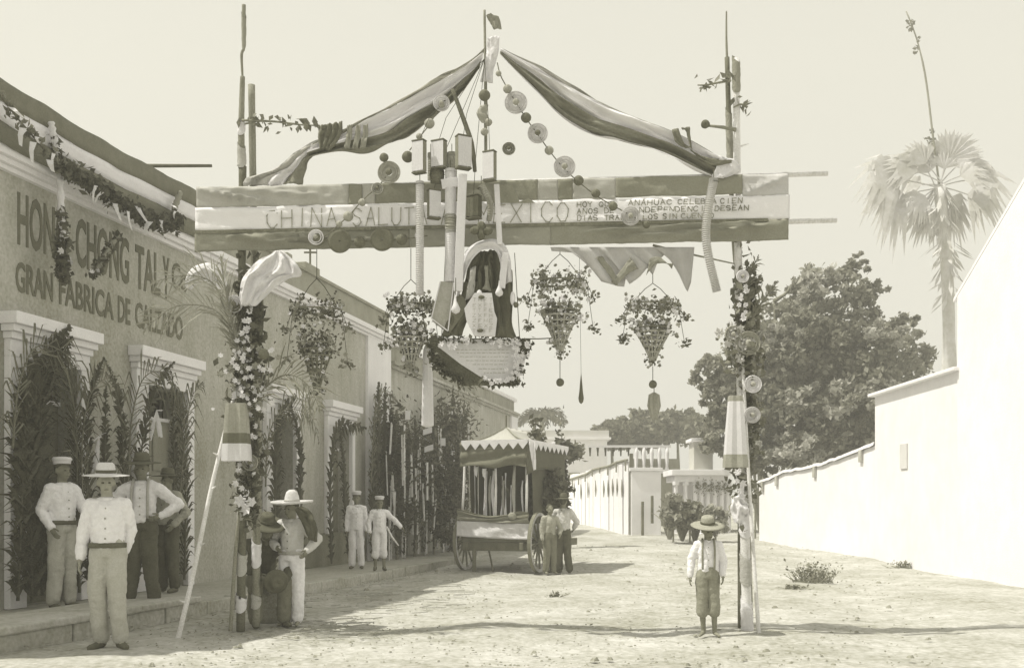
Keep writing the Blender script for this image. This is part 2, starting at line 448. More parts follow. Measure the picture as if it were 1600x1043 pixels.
# small stones and clods on the road
sm = MB()
for k in range(2600):
    y = 8.5 + 22*random.random()**1.6; x = random.uniform(-.33*y-.5, .42*y)
    if x < -6.74 + .228*y + .1: continue
    r_ = random.uniform(.003, .011)*(1+.035*y)
    if random.random() < .06: r_ *= random.uniform(1.6, 3.2)
    c = V((x, y, terrain(y)+r_*.25)); n0 = 6; ph = random.random()*6
    ring = [c + V((math.cos(ph+k2*2*math.pi/n0)*r_*random.uniform(.7,1.5), math.sin(ph+k2*2*math.pi/n0)*r_*random.uniform(.7,1.2), -r_*.3)) for k2 in range(n0)]
    top = [c + (p-c)*.5 + V((0,0,r_*random.uniform(.4,.8))) for p in ring]
    sm.add(ring+top, [(i, (i+1) % n0, n0+(i+1) % n0, n0+i) for i in range(n0)] + [tuple(range(n0, 2*n0))])
sm.build('road_pebbles', stone_m, kind='stuff')
# straw and broken twigs lying by the left post
tw = MB()
for k in range(120):
    c = P(random.uniform(455, 720), random.uniform(915, 1000), 1) ; py = random.uniform(905, 998); Y = 1600*CAMZ/(py-795); x = (random.uniform(440, 560+ (py<960)*150)-800)/1600*Y
    a = random.uniform(-.4, .4); l_ = random.uniform(.08, .45)
    tw.bar((x, Y, .012), (x+l_*math.cos(a), Y+l_*math.sin(a), random.uniform(.01, .04)), .012, .01)
tw.build('straw_litter', mat('straw_litter', .42, .4, 9), kind='stuff')

# fallen leaves along the kerb and under the arch
lp_ = []
for k in range(900):
    if random.random() < .6: q_ = FP(random.uniform(10, 28), PW+abs(random.gauss(0, .35)), .012)
    else: q_ = V((random.gauss(-2.4, .8), 10.9+random.gauss(0, .5), .012)) if random.random() < .6 else V((random.uniform(-3, 4), random.uniform(9, 16), .012))
    q_.z = .015 + .02*noise.noise(q_*.7); lp_.append(q_)
mb = MB()
for c in lp_:
    a = random.uniform(0, 6.28); r_ = random.uniform(.012, .04); d = V((math.cos(a), math.sin(a), random.uniform(-.1,.3)))*r_; e = V((-math.sin(a), math.cos(a), random.uniform(-.2,.3)))*r_*.4
    mb.add([c-d, c+e, c+d, c-e], [(0,1,2,3)])
mb.build('leaf_litter', mat('litter_leaf', .2, .5, 9, bump=0), kind='stuff')

# ================================================================== LEFT ROW
def wall_open(mb, s0, s1, h0, h1, ops, o0, o1):
    x = s0
    for a, b, z0, z1 in sorted(ops):
        mb.box((x, o0, h0), (a, o1, h1))
        if z1 < h1: mb.box((a, o0, z1), (b, o1, h1))
        if z0 > h0: mb.box((a, o0, h0), (b, o1, z0))
        x = b
    mb.box((x, o0, h0), (s1, o1, h1))

A = thing('shop_building', FP(17, 0, 0), 'long one-storey shop with grey painted wall, white mouldings and big shoe factory lettering', 'building')
opsA = [(fs(32), fs(118), .15, 3.06), (fs(224), fs(286), .15, 3.06), (fs(421), fs(457), .80, 3.0), (fs(514), fs(545), .80, 3.0)]
sA0, sA1 = 9.35, fs(571)
mb = MB(FP); wall_open(mb, sA0, sA1, .10, 5.18, opsA, -.40, 0); mb.box((sA0, -6.5, .1), (sA1, -.62, 5.5)); mb.box((sA0, -.62, 3.1), (sA1, -.40, 5.5)); mb.build('wall', plaster, A)
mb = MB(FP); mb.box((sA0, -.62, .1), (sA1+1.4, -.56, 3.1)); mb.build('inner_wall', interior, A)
MB(FP).box((sA1, -6.5, .1), (fs(607), .07, 5.18)).build('pilaster', white_pl, A, bev=.01)
MB(FP).box((sA0-.5, -6.5, .1), (sA0, .07, 5.18)).build('pilaster', white_pl, A, bev=.01)
MB(FP).box((fs(470), .002, .10), (sA1, .03, .82)).build('plinth', plinth_m, A)
sAe = fs(607)
for z0, z1, of in ((5.18, 5.235, .07), (5.235, 5.30, .13), (5.30, 5.40, .19)):
    MB(FP).box((sA0-.5, -.3, z0), (sAe+.15, of, z1)).build('cornice_moulding', moulding, A, bev=.006)
MB(FP).box((sA0-.5, -.35, 5.40), (sAe+.1, -.02, 5.90)).build('parapet', parapet_m, A)
MB(FP).box((sA0-.5, -.38, 5.90), (sAe+.12, .03, 5.96)).build('coping', parapet_m, A, bev=.006)
MB(FP).box((fs(478), -.3, 5.96), (fs(500), 0, 6.10)).build('merlon', parapet_m, A, bev=.01)
MB(FP).box((fs(449), -.3, 5.96), (fs(457), 0, 6.08)).build('merlon', parapet_m, A, bev=.01)
c = FP(fs(492), -.1, 6.10)
MB().tube([c, c+V((0,0,.45))], .02, 6).bar(c+V((-.12,0,.28)), c+V((.12,0,.28)), .03, .03).build('finial', wood_dark, A)
def surround(a, b, ztop, zbot, jw, par):
    """a..b opening; jambs jw wide either side, lintel and stepped cap"""
    for x0, x1 in ((a-jw, a), (b, b+jw*.6)):
        MB(FP).box((x0, .002, zbot), (x1, .09, ztop)).build('jamb', white_pl, par, bev=.008)
    MB(FP).box((a-jw, .002, ztop), (b+jw*.6, .095, ztop+.2)).build('lintel', white_pl, par, bev=.008)
    for k, (z0, z1, of) in enumerate(((.20, .28, .13), (.28, .36, .18), (.36, .50, .24))):
        MB(FP).box((a-jw-.02-.03*k, .002, ztop+z0), (b+jw*.6+.02+.03*k, of, ztop+z1)).build('cap_moulding', white_pl, par, bev=.008)
for i, (a, b, z0, z1) in enumerate(opsA):
    surround(a, b, z1, z0, (.28, .30, .28, .26)[i], A)
    m_ = door_wood if i != 1 else door_grey
    nm = 'door' if i < 2 else 'shutter'
    mid = (a+b)/2
    for x0, x1 in ((a, mid-.005), (mid+.005, b)):
        d = MB(FP).box((x0, -.30, z0), (x1, -.25, z1-.45)).build(nm, m_, A)
        n_ = 3
        for q in range(n_):
            h = (z1-.45-z0)/n_
            MB(FP).box((x0+.08, -.255, z0+q*h+.08), (x1-.08, -.225, z0+(q+1)*h-.06)).build('panel', m_, d, bev=.01)
    fr = MB(FP).box((a, -.31, z1-.45), (b, -.22, z1-.40)).build('transom', white_pl, A)
    for q in range(4):
        MB(FP).box((a+(b-a)*(q+.5)/4-.01, -.27, z1-.40), (a+(b-a)*(q+.5)/4+.01, -.25, z1)).build('bar', iron, fr)
# painted lettering
def wall_text(body, px0, px1, z0, z1, off=.015, bold=.02):
    vs, f = font_text(body, 1.0, bold, .004)
    x0 = min(v.x for v in vs); x1 = max(v.x for v in vs); y0 = min(v.y for v in vs); y1 = max(v.y for v in vs)
    a, b = fs(px0), fs(px1)
    mb = MB(FP); mb.add([(a+(v.x-x0)/(x1-x0)*(b-a), .006 + v.z, z0+(v.y-y0)/(y1-y0)*(z1-z0)) for v in vs], f)
    return mb.build('painted_lettering', paint_dark, A)
wall_text('HONG', 27, 103, 4.39, 5.02)
wall_text('CHONG', 118, 201, 4.39, 5.02)
wall_text('TAL', 211, 250, 4.39, 5.0)
wall_text('Y', 254, 264, 4.39, 5.0)
wall_text('Co', 268, 292, 4.58, 4.98)
wall_text('GRAN', 24, 82, 3.84, 4.20)
wall_text('FABRICA', 92, 177, 3.84, 4.20)
wall_text('DE', 184, 203, 3.84, 4.20)
wall_text('CALZADO', 211, 285, 3.84, 4.20)

# tricolour bunting along the roof edge
bt = thing('roof_bunting', FP(13, .1, 5.4), 'striped dark, white and dark cloth stretched along the roof edge of the near shop', 'bunting')
for nm, z0, z1, m_ in (('upper_stripe', 5.83, 6.09, cl_dark), ('white_stripe', 5.61, 5.83, cl_white), ('lower_stripe', 5.37, 5.61, cl_dark)):
    rows = []
    n_ = 120
    for q in (0, 1, 2, 3):
        z = z0 + (z1-z0)*q/3
        rows.append([(9.2 + (fs(308)-9.2)*i/n_, .215 + .015*math.sin(i*.35+q*.2) + .012*noise.noise(V((i*.3, z*3, 1))), z + .012*noise.noise(V((i*.12, z, 5))) + (.03*math.sin(i*.02*math.pi))) for i in range(n_+1)])
    MB(FP).grid(rows).build(nm, m_, bt, smooth=True, solid=.006)
# stick jutting from the parapet
tag(MB().tube([FX(205, 259, -.25), P(331, 259, FX(205, 259, -.25).y)], [.03, .022], 8).build('flag_stick', wood_dark, smooth=True), 'bare dark stick jutting level from the near shop roof edge', 'pole')

# second house of the row
B = thing('row_house', FP(32, 0, 0), 'lower weathered house further along the row, behind the leafy props', 'house')
sB0, sB1 = sAe, 39.2
opsB = [(fs(626), fs(640), .15, 3.0), (fs(660), fs(672), .15, 3.0), (fs(690), fs(700), .15, 3.0), (fs(722), fs(731), .15, 3.0), (fs(742), fs(748), .15, 3.0)]
mb = MB(FP); wall_open(mb, sB0, sB1, .1, 4.7, opsB, -.4, -.05); mb.box((sB0+.01, -6.5, .1), (sB1, -.55, 5.3)); mb.box((sB0+.01, -.55, 3.05), (sB1, -.40, 5.3)); mb.build('wall', plaster2, B)
for a, b, z0, z1 in opsB:
    MB(FP).box((a, -.35, z0), (b, -.3, z1)).build('door', door_wood, B)
    MB(FP).box((a-.2, -.048, z1), (b+.2, .03, z1+.2)).build('lintel', white_pl, B)
for z0, z1, of in ((4.7, 4.78, .03), (4.78, 4.86, .10)):
    MB(FP).box((sB0+.2, -.3, z0), (sB1+.1, of, z1)).build('cornice_moulding', plaster2, B)
MB(FP).box((sB0+.2, -.39, 4.86), (sB1, -.12, 5.30)).build('parapet', mat('parapet_weathered', .33, .4, 5, streak=.5), B)
MB(FP).box((sB0+.15, -.42, 5.30), (sB1+.1, -.04, 5.42)).build('coping', white_pl, B)
MB(FP).box((sB1-1.0, -.049, .1), (sB1, .02, 4.7)).build('pilaster', white_pl, B)

# ================================================================== STREET END
E = thing('end_building', (2.2, 56, terrain(56)), 'long pale flat-roofed building closing the far end of the street', 'building')
zE = (795-672)/1600*56+CAMZ
MB().box((-3.0, 56, 0), (5.2, 62, zE-.5)).build('wall', white_pl, E)
MB().box((-3.2, 55.8, zE-.5), (5.4, 62, zE-.38)).build('cornice_moulding', moulding, E)
MB().box((-3.1, 55.95, zE-.38), (5.3, 62, zE)).build('parapet', mat('far_parapet', .6, .1, 2), E)
for x in (3.1, 4.3):
    MB().box((x, 55.95, 1.1), (x+.6, 55.99, 3.3)).build('door', door_grey, E)

# white board fence from the street end to the gate
def along(p0, p1, u): return p0.lerp(p1, u)
f0 = V(((880-800)/1600*48, 48, 0)); f1 = V(((982-800)/1600*36, 36, 0))
fen = thing('board_fence', ((f0.x+f1.x)/2, 42, .5), 'tall whitewashed board fence with row of slits on the far right side', 'fence')
nb = 17
fd = (f1-f0).normalized(); fn = V((-fd.y, fd.x, 0)); 
if fn.y > 0: fn = -fn
for i in range(nb):
    a = along(f0, f1, i/nb) + fd*.02; b = along(f0, f1, (i+1)/nb) - fd*.02
    zt = 2.55 + .35*(i/nb) + terrain((a.y+b.y)/2)*.3 + random.uniform(-.03, .05); j = fn*random.uniform(0, .04)
    zb = terrain(a.y) - .1
    MB().prism([a+j+V((0,0,zb)), b+j+V((0,0,zb)), b+j+V((0,0,zt)), a+j+V((0,0,zt))], -fn*.04).build('board', white_wall, fen)
for i in range(1, nb):
    if i % 2 == 0 or i > 12: 
        a = along(f0, f1, i/nb) + fn*.05; h = 2.0 + .12*random.random()
        MB().prism([a+V((0,0,h-.3)), a+fd*.09+V((0,0,h)), a+V((0,0,h+.35)), a-fd*.09+V((0,0,h))], fn*.02).build('slit', door_wood, fen)
MB().prism([f0-fn*.3+V((0,0,.3)), f1-fn*.3+V((0,0,.2)), f1-fn*.3+V((0,0,2.7)), f0-fn*.3+V((0,0,2.5))], -fn*.05).build('backing_wall', white_pl, fen)
# ragged pole coping on the fence
pts = [along(f0, f1, i/9) + fn*.05 + V((0,0, 2.62 + .42*i/9 + .35*0 + random.uniform(-.05,.06))) for i in range(10)]
MB().tube(pts, .05, 6).build('top_rail', wood_mid, fen, smooth=True)
for p in pts[1:]: MB().tube([p + fn*.06, p + fn*.06 - V((0,0,random.uniform(.15,.4)))], .03, 5).build('rail_bracket', wood_mid, fen)
tag(MB().box((f1.x+.02, f1.y-.2, .3), (f1.x+.14, f1.y-.1, 3.25)).build('fence_post', wood_dark), 'dark upright post where the board fence meets the white gate', 'post')

gt = thing('garden_gate', (5.0, 35.8, terrain(36)), 'plain white gate panel beside the board fence with two dark uprights', 'gate')
x0, x1 = (986-800)/1600*35.5, (1033-800)/1600*35.5
MB().box((x0, 35.5, .2), (x1, 35.62, 2.62)).build('panel', white_wall, gt, bev=.02)
MB().box((x0-.05, 35.44, 2.62), (x1+.05, 35.68, 2.74)).build('coping', white_pl, gt, bev=.01)
for px, ya, yb in ((1004, 783, 838), (1019, 774, 817)):
    a = P(px, yb, 35.2); b = P(px, ya, 35.2); MB().tube([a, b], .05, 6).build('upright', wood_dark, gt)

# terrace balustrade
tr = thing('terrace_balustrade', (4.6, 41, 2.5), 'pale terrace railing with stubby uprights above the white gate', 'railing')
MB().bar(P(918, 697, 42), P(1048, 697, 42), .12, .10).build('top_rail', white_pl, tr)
MB().bar(P(985, 736, 42), P(1048, 736, 42), .2, .16).build('bottom_rail', white_pl, tr)
MB().box((P(985,0,42.2).x, 42.15, .5), (P(1060,0,42.2).x, 42.4, P(0,716,42).z)).build('backing_wall', door_grey, tr)
for px in range(922, 1048, 12):
    yb = 736 if px > 984 else 712
    MB().tube([P(px, 698, 42), P(px, 708, 42), P(px, yb-8, 42), P(px, yb, 42)], [.06, .10 if px > 984 else .03, .06 if px > 984 else .03, .10 if px > 984 else .03], 8).build('baluster', white_pl if px > 984 else iron, tr, smooth=True)

# pavilion with columns to the right of the plants
pv = thing('garden_pavilion', (7.2, 37, terrain(37)), 'small white garden pavilion with cornices and slender columns left of the big tree', 'pavilion')
def pbox(px0, px1, y0, y1, Y, d, nm, m_=white_pl):
    a = P(px0, y1, Y); b = P(px1, y0, Y); return MB().box((a.x, Y, a.z), (b.x, Y+d, b.z)).build(nm, m_, pv, bev=.015)
pbox(1050, 1142, 733, 742, 36.6, 2.2, 'cornice'); pbox(1054, 1138, 742, 752, 36.8, 2, 'frieze')
pbox(1080, 1118, 684, 689, 37.4, 1.2, 'cornice'); pbox(1084, 1114, 689, 733, 37.6, 1, 'attic_block', mat('attic_grey', .5, .15, 3))
pbox(1052, 1142, 752, 830, 38.6, .2, 'rear_wall', white_pl)
for px in (1056, 1071, 1086, 1096, 1106, 1117, 1128, 1138):
    a = P(px, 838, 36.9); b = P(px, 752, 36.9)
    MB().tube([a, a+V((0,0,.12)), a+V((0,0,.14)), b-V((0,0,.15)), b-V((0,0,.12)), b], [.13,.13,.085,.07,.12,.12], 10).build('column', white_pl, pv, smooth=False)
for px in (1090, 1101, 1111, 1122, 1132):
    b = P(px, 752, 36.75)
    lc = b-V((0,0,.18)); vv, qq = leaf_quads(np.array([tuple(lc+V((random.gauss(0,.06), random.gauss(0,.05), random.gauss(0,.12)))) for _ in range(60)]), .05); fast_mesh('festoon', vv, qq, leaf_m, pv, 'stuff')
# ================================================================== RIGHT SIDE
GW = thing('garden_wall', (8.3, 28, terrain(28)), 'long whitewashed garden wall with ragged top on the right side of the street', 'wall')
wp = [(8.75, 24.62, 2.84), (8.62, 26.2, 2.66), (8.45, 27.6, 2.50), (8.3, 28.9, 2.42), (8.1, 30.4, 2.38), (7.95, 31.5, 2.2), (7.82, 32.4, 2.12)]
lft = []; rgt = []; mbw = MB(); mbc = MB()
wr = []
for i in range(len(wp)-1):
    for k in range(8):
        u = k/8; a, b = wp[i], wp[i+1]
        wr.append([a[q]*(1-u)+b[q]*u for q in range(3)])
wr.append(list(wp[-1]))
rows = [[], [], [], []]; crow = [[], [], [], []]
for (x, y, z) in wr:
    zz = z + .03*noise.noise(V((y*3, 0, 0)))
    e = .02*noise.noise(V((y*2, 1, 0)))
    rows[0].append((x+e, y, -.1)); rows[1].append((x+e, y, zz)); rows[2].append((x+.35, y, zz)); rows[3].append((x+.35, y, -.1))
    c = .05+.03*noise.noise(V((y*5, 3, 3)))
    crow[0].append((x-.06+e, y, zz)); crow[1].append((x-.05+e, y, zz+c+.03)); crow[2].append((x+.4, y, zz+c+.03)); crow[3].append((x+.4, y, zz))
mbw.grid(rows); n_ = len(wr); mbw.add([rows[k][-1] for k in range(4)], [(0,1,2,3)]); mbw.add([rows[k][0] for k in range(4)], [(3,2,1,0)]); mbw.build('wall', white_wall, GW)
mbc.grid(crow); mbc.add([c[-1] for c in crow], [(0,1,2,3)]); mbc.build('coping', white_pl, GW)
for y in (25.4, 28.2, 30.9, 32.1):
    k = min(range(n_), key=lambda i: abs(wr[i][1]-y)); x, y, z = wr[k]
    MB().box((x-.07, y-.09, z-.28), (x-.01, y+.09, z+.02)).build('coping_stain', mat('stained_plaster', .45, .3, 6), GW, bev=.01)

H1 = thing('gate_house', (9.5, 22, 0), 'low whitewashed outbuilding with thin eave, between garden wall and tall gable', 'building')
MB().box((8.72, 20.0, -.1), (13, 24.6, 4.0)).build('wall', white_wall, H1)
MB().box((8.58, 19.9, 4.0), (13.2, 24.72, 4.07)).build('eave', white_pl, H1, bev=.01)
MB().box((8.69, 22.55, 2.2), (8.715, 22.95, 2.75)).build('vent_opening', mat('vent_shade', .66, .1, 3), H1)
H2 = thing('gable_house', (9.5, 15, 0), 'tall plain whitewashed house with sloping gable at the right edge', 'house')
MB().prism([(8.69, 20.0-.02, -.1), (8.69, 20.0-.02, 5.45), (8.69, 15.2, 8.0), (8.69, 10.4, 5.45), (8.69, 10.4, -.1)], (7, 0, 0)).build('wall', white_wall, H2)
for a, b in (((20.15, 5.37), (15.2, 8.0)), ((15.2, 8.0), (10.25, 5.37))):
    MB().prism([(8.684, a[0], a[1]+.001), (8.684, b[0], b[1]+.001), (8.684, b[0], b[1]+.07), (8.684, a[0], a[1]+.07)], (7.1, 0, 0)).build('roof_slab', white_wall, H2)

# ---- trees
def tree(nm, label, loc, blobs, n, size, m_, limbs, r0, cat='tree', group=None, extra=(), clump=.35):
    t = thing(nm, loc, label, cat, group)
    tk = MB()
    base = V(loc)
    for k, (path, r) in enumerate(limbs):
        rp = resample(path, 14); tk.tube(rp, [r*(1-.8*i/13) for i in range(14)], 8)
    tk.build('trunk', bark, t, smooth=True)
    crown('crown', blobs, n, size, m_, t, clump)
    for (bl, n2, s2, m2, nm2) in extra: crown(nm2, bl, n2, s2, m2, t, clump)
    return t
def PB(px, py, rx, ry, Y, rd=None, dy=0):
    k = Y/1600; return (P(px, py, Y+dy), (rx*k, (rd or max(rx, ry)*k*.8), ry*k))
YT = 38
bl = [PB(*b, YT, None, d) for b, d in [((1300,480,70,62),0),((1230,560,85,85),-1),((1330,590,95,85),-1),((1400,545,52,58),1),((1250,660,95,65),-1),((1350,680,75,48),0),
      ((1215,480,34,34),1),((1180,640,50,70),0),((1300,700,110,35),-.5),((1180,725,40,22),-1),((1440,600,30,40),1.5),((1335,425,26,16),0),((1378,455,20,16),0),((1262,432,22,16),0),((1238,448,10,14),0),((1345,405,12,10),0),((1420,500,16,14),0),((1160,560,14,12),0)]]
bl2 = [PB(1110, 585, 32, 28, YT-1), PB(1135, 625, 38, 40, YT-1), PB(1128, 680, 34, 34, YT-1)]
bx = P(1290, 0, YT).x; g0 = V((bx, YT, terrain(YT)))
limbs = [([g0, g0+V((.1,0,2)), P(1285,640,YT), P(1300,520,YT)], .38), ([g0+V((0,0,1.8)), P(1240,640,YT), P(1215,540,YT), P(1210,470,YT)], .2),
         ([g0+V((0,0,2)), P(1340,650,YT), P(1390,560,YT)], .2), ([g0+V((0,0,1.5)), P(1220,690,YT-.5), P(1160,620,YT-1), P(1120,590,YT-1)], .16)]
for (a,b,c_,d_) in ((1300,520,1335,425),(1390,560,1425,500),(1210,470,1235,445),(1285,600,1262,432),(1340,650,1400,520),(1240,640,1180,600)):
    limbs.append(([P(a,b,YT), P((a+c_)/2+6,(b+d_)/2,YT-.4), P(c_,d_,YT-.3)], .09))
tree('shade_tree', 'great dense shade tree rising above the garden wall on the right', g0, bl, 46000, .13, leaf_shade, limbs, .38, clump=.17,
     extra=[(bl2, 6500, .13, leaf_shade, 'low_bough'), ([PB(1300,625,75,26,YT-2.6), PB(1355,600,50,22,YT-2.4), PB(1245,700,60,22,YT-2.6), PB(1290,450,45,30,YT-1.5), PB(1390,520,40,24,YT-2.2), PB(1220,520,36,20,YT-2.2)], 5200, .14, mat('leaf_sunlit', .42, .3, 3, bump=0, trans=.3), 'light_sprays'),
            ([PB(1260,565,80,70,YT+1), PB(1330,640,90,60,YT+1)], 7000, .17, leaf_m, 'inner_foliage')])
# loose top sprigs
for k, (px, py, rx, ry) in enumerate([(955,680,27,20), (1006,668,38,28), (1058,664,33,28), (1098,676,26,22), (930,694,16,9)]):
    Y = 60 + 2*(k % 3); c = P(px, py, Y); g = V((c.x, Y, terrain(Y)))
    tree('orchard_tree', ['small rounded tree second from the left above the board fence', 'largest rounded tree of the far clump above the white gate', 'rounded tree over the terrace railing, left of the pavilion attic', 'rounded far tree right behind the pavilion attic', 'lowest bush of the far clump at its left end'][k],
         g, [PB(px, py, rx, ry, Y), PB(px-rx*.5, py+ry*.4, rx*.6, ry*.6, Y), PB(px+rx*.55, py+ry*.5, rx*.6, ry*.5, Y)], 5200 if k < 4 else 1500, .22, leaf_far,
         [([g, g+V((.1,0,1.5)), c], .18)], .18, group='round trees far down the street', clump=.25)

# far feather palm above the street end
def feather_palm(cx, cy, Y, R_, label, n=13, m_=leaf_d):
    c = P(cx, cy, Y); g = V((c.x+.2, Y, terrain(Y)))
    t = thing('palm_tree', g, label, 'palm tree')
    rp = resample([g, g.lerp(c, .5)+V((.15,0,0)), c], 14)
    MB().tube(rp, [.2-.07*i/13 for i in range(14)], 8).build('trunk', bark, t, smooth=True)
    for k in range(n):
        a = 2*math.pi*k/n + random.uniform(-.2,.2); up = random.uniform(.1, .9)
        d = V((math.cos(a), math.sin(a)*.6, 0))
        pts = [c, c+d*R_*.35+V((0,0,R_*.35*up+.1)), c+d*R_*.75+V((0,0,R_*(.35*up-.05))), c+d*R_+V((0,0,R_*(.25*up-.35)))]
        fr = frond(pts, '', R_*.28, 26, m_, parent=thing_part('frond', t), stem_r=.03, width=.07)
    return t
def thing_part(nm, par):
    o = bpy.data.objects.new(nm, None); COL.objects.link(o); o.parent = par; ROOT[o.name] = ROOT[par.name]; return o
feather_palm(846, 655, 62, 1.55, 'distant feather palm rising over the pale building at the street end')

# tall fan palm behind the white houses
YP = 48; cP = P(1468, 290, YP); gP = V((cP.x+.4, YP, terrain(YP)))
fp = thing('fan_palm', gP, 'very tall shaggy fan palm rising behind the white gable house', 'palm tree')
MB().tube(resample([gP, P(1482, 480, YP), cP], 16), [.34]*8+[.28]*8, 10).build('trunk', mat('palm_bark', .55, .25, 6, streak=.5), fp, smooth=True)
def fan(c, d, r_, par, m_, n=22, spread=2.4, droop=.5):
    d = V(d).normalized(); sd = d.cross(V((0, -.9, .35))).normalized(); nn = sd.cross(d)
    base = V(c); hub = base + d*r_*.55; mb = MB()
    mb.tube([base, base+d*r_*.3+V((0,0,.03)), hub], .03, 5)
    for k in range(n):
        a = spread*(k/(n-1)-.5)*1.15; e = (d*math.cos(a) + sd*math.sin(a)).normalized(); L_ = r_*.75*(1-.25*abs(a)/spread)*random.uniform(.85,1.1)
        q = nn.cross(e).normalized()*.055*r_; z = nn*((k % 2)-.5)*.05
        p1 = hub+e*L_*.6+z; p2 = hub+e*L_ + V((0,0,-droop*L_*random.uniform(.3,.9)))
        mb.add([hub, p1+q, p2, p1-q], [(0,1,2,3)])
    return mb.build('fan_leaf', m_, par)
lp = mat('leaf_palm_far', .60, .25, 3, bump=0, trans=.3)
for k, (ax, az, r_, dr) in enumerate([(-1,.10,3.6,.85),(-.95,-.25,3.0,.9),(-.6,.75,2.2,.35),(.35,1,2.3,.2),(.8,.85,2.6,.3),(1,.25,3.0,.6),(.9,-.35,2.4,.8),(-.05,1,1.9,.2),(-.35,-.8,2.0,.6),(.5,-.9,2.0,.6),(-.8,.35,2.4,.6),(-.5,.1,1.5,.5),(.5,.2,1.6,.4),(.1,.5,1.4,.3),(-.25,.6,1.5,.4),(.3,-.3,1.4,.6),(-.7,-.5,1.7,.8)]):
    fan(cP+V((0, random.uniform(-.4,.4), 0)), (ax, random.uniform(-.3,.3), az), r_, fp, lp, n=18, spread=1.9, droop=dr)
sk = MB()
for k in range(90):
    u = random.random()**1.4; c = cP.lerp(P(1484, 470, YP), u); a = random.uniform(0, 6.28); r_ = .4+.25*math.sin(u*9)**2
    p = c+V((math.cos(a)*r_*.5, math.sin(a)*r_*.5, 0)); e = V((math.cos(a)*r_*1.6, math.sin(a)*r_, -random.uniform(.5, 1.1)))
    q = V((-math.sin(a), math.cos(a), 0))*.1; sk.add([p, p+e*.6+q, p+e, p+e*.6-q], [(0,1,2,3)])
sk.build('dead_leaf_skirt', lp, fp, kind='stuff')
MB().tube(resample([cP, P(1458, 215, YP), P(1446, 120, YP), P(1432, 60, YP), P(1416, 18, YP)], 20), [.05]*14+[.035]*6, 6).build('flower_stalk', wood_mid, fp, smooth=True)
crown('seed_sprays', [PB(1424, 38, 5, 14, YP), PB(1432, 70, 4, 14, YP), PB(1456, 215, 6, 14, YP)], 120, .10, leaf_m, fp)

# spiky plants in front of the pavilion
def agave(px, py_base, Y, h, n, label, m_):
    c = P(px, py_base, Y); c.z = terrain(Y)
    t = thing('agave_plant', c, label, 'plant', 'spiky plants against the right garden front')
    for k in range(n):
        a = random.uniform(0, 6.28); ln = h*random.uniform(.7, 1.05); o_ = random.uniform(.15, .6)
        d = V((math.cos(a), math.sin(a)*.7, 0)); q = V((-math.sin(a), math.cos(a), 0))*.06
        pts = [c+d*.05, c+d*ln*o_*.5+V((0,0,ln*.55)), c+d*ln*o_*1.1+V((0,0,ln*(1-o_*.45)))]
        mb = MB(); rp = resample(pts, 6)
        vs = []
        for i, p in enumerate(rp):
            wd = math.sin(math.pi*(.15+.85*i/5))+.02; vs += [p-q*wd, p+V((0,0,-.02)), p+q*wd]
        mb.add(vs, [f for i in range(5) for f in ((i*3, i*3+1, i*3+4, i*3+3), (i*3+1, i*3+2, i*3+5, i*3+4))])
        mb.build('leaf', m_, t)
    return t
agave(1046, 838, 33, 1.5, 16, 'tall pale spiky plant next to the white gate', leaf_l)
agave(1066, 842, 32.4, 1.6, 18, 'spiky plant in the middle of the three in front of the pavilion', leaf_m)
agave(1086, 842, 32, 1.3, 16, 'shorter dark spiky plant just left of the boy in the straw hat', leaf_m)
agave(1190, 742, 34, 3.1, 14, 'pale broad-leaved plant poking above the wall beside the right post', leaf_l)

for px, py, rx, ry, lab, m_ in ((1052,800,16,26,'pale loose shrub beside the white gate', leaf_l), (1078,806,18,24,'mid shrub crowding the pavilion columns', leaf_m), (1118,812,20,20,'low pale shrub behind the boy at right', leaf_l), (1180,722,16,18,'bushy growth hanging over the low end of the garden wall', leaf_m)):
    Yb = 31.5 if py > 740 else 33.5
    g = P(px, 840, Yb); g.z = terrain(Yb); t = thing('shrub', g, lab, 'shrub')
    crown('foliage', [PB(px, py, rx, ry, Yb), PB(px-rx*.5, py+ry*.5, rx*.7, ry*.6, Yb)], 1500, .10, m_, t, clump=.3)
    MB().tube([g, P(px, py, Yb)], .03, 6).build('stem', bark, t)

def weed(px, py, wpx, h, label, n=90):
    Y = 20.0
    for _ in range(6): Y = 1600*(CAMZ-terrain(Y))/(py-795)
    c = P(px, py, Y); c.z = terrain(Y); r_ = wpx/1600*Y/2; mb = MB()
    for k in range(n):
        a = random.uniform(0, 6.28); q = random.random()**.5
        p = c+V((math.cos(a)*q*r_, math.sin(a)*q*r_*.6, -.02)); e = p+V((random.uniform(-.25,.25), random.uniform(-.1,.1), h*random.uniform(.3, 1)*(1.1-q*.6)))
        mb.tube([p, (p+e)/2+V((random.uniform(-.04,.04),0,0)), e], [.008,.006,.003], 4)
    t = thing('weed_tuft', c, label, 'weed'); mb.build('twigs', grass_m, t, kind='stuff')
    pts = np.array([tuple(c+V((random.gauss(0, r_*.55), random.gauss(0, r_*.3), abs(random.gauss(h*.4, h*.22))))) for _ in range(n*3)])
    v_, q_ = leaf_quads(pts, .035); fast_mesh('leaves', v_, q_, grass_m, t, 'stuff')
weed(1272, 908, 66, .42, 'larger dry bushy weed on the bare ground at right', 110)
weed(1412, 887, 34, .18, 'small dry weed close under the white outbuilding wall', 40)
weed(868, 934, 16, .12, 'tiny weed sprig in the middle of the road', 16)
weed(1240, 920, 30, .08, 'low scrap of dry grass just left of the larger weed', 30)
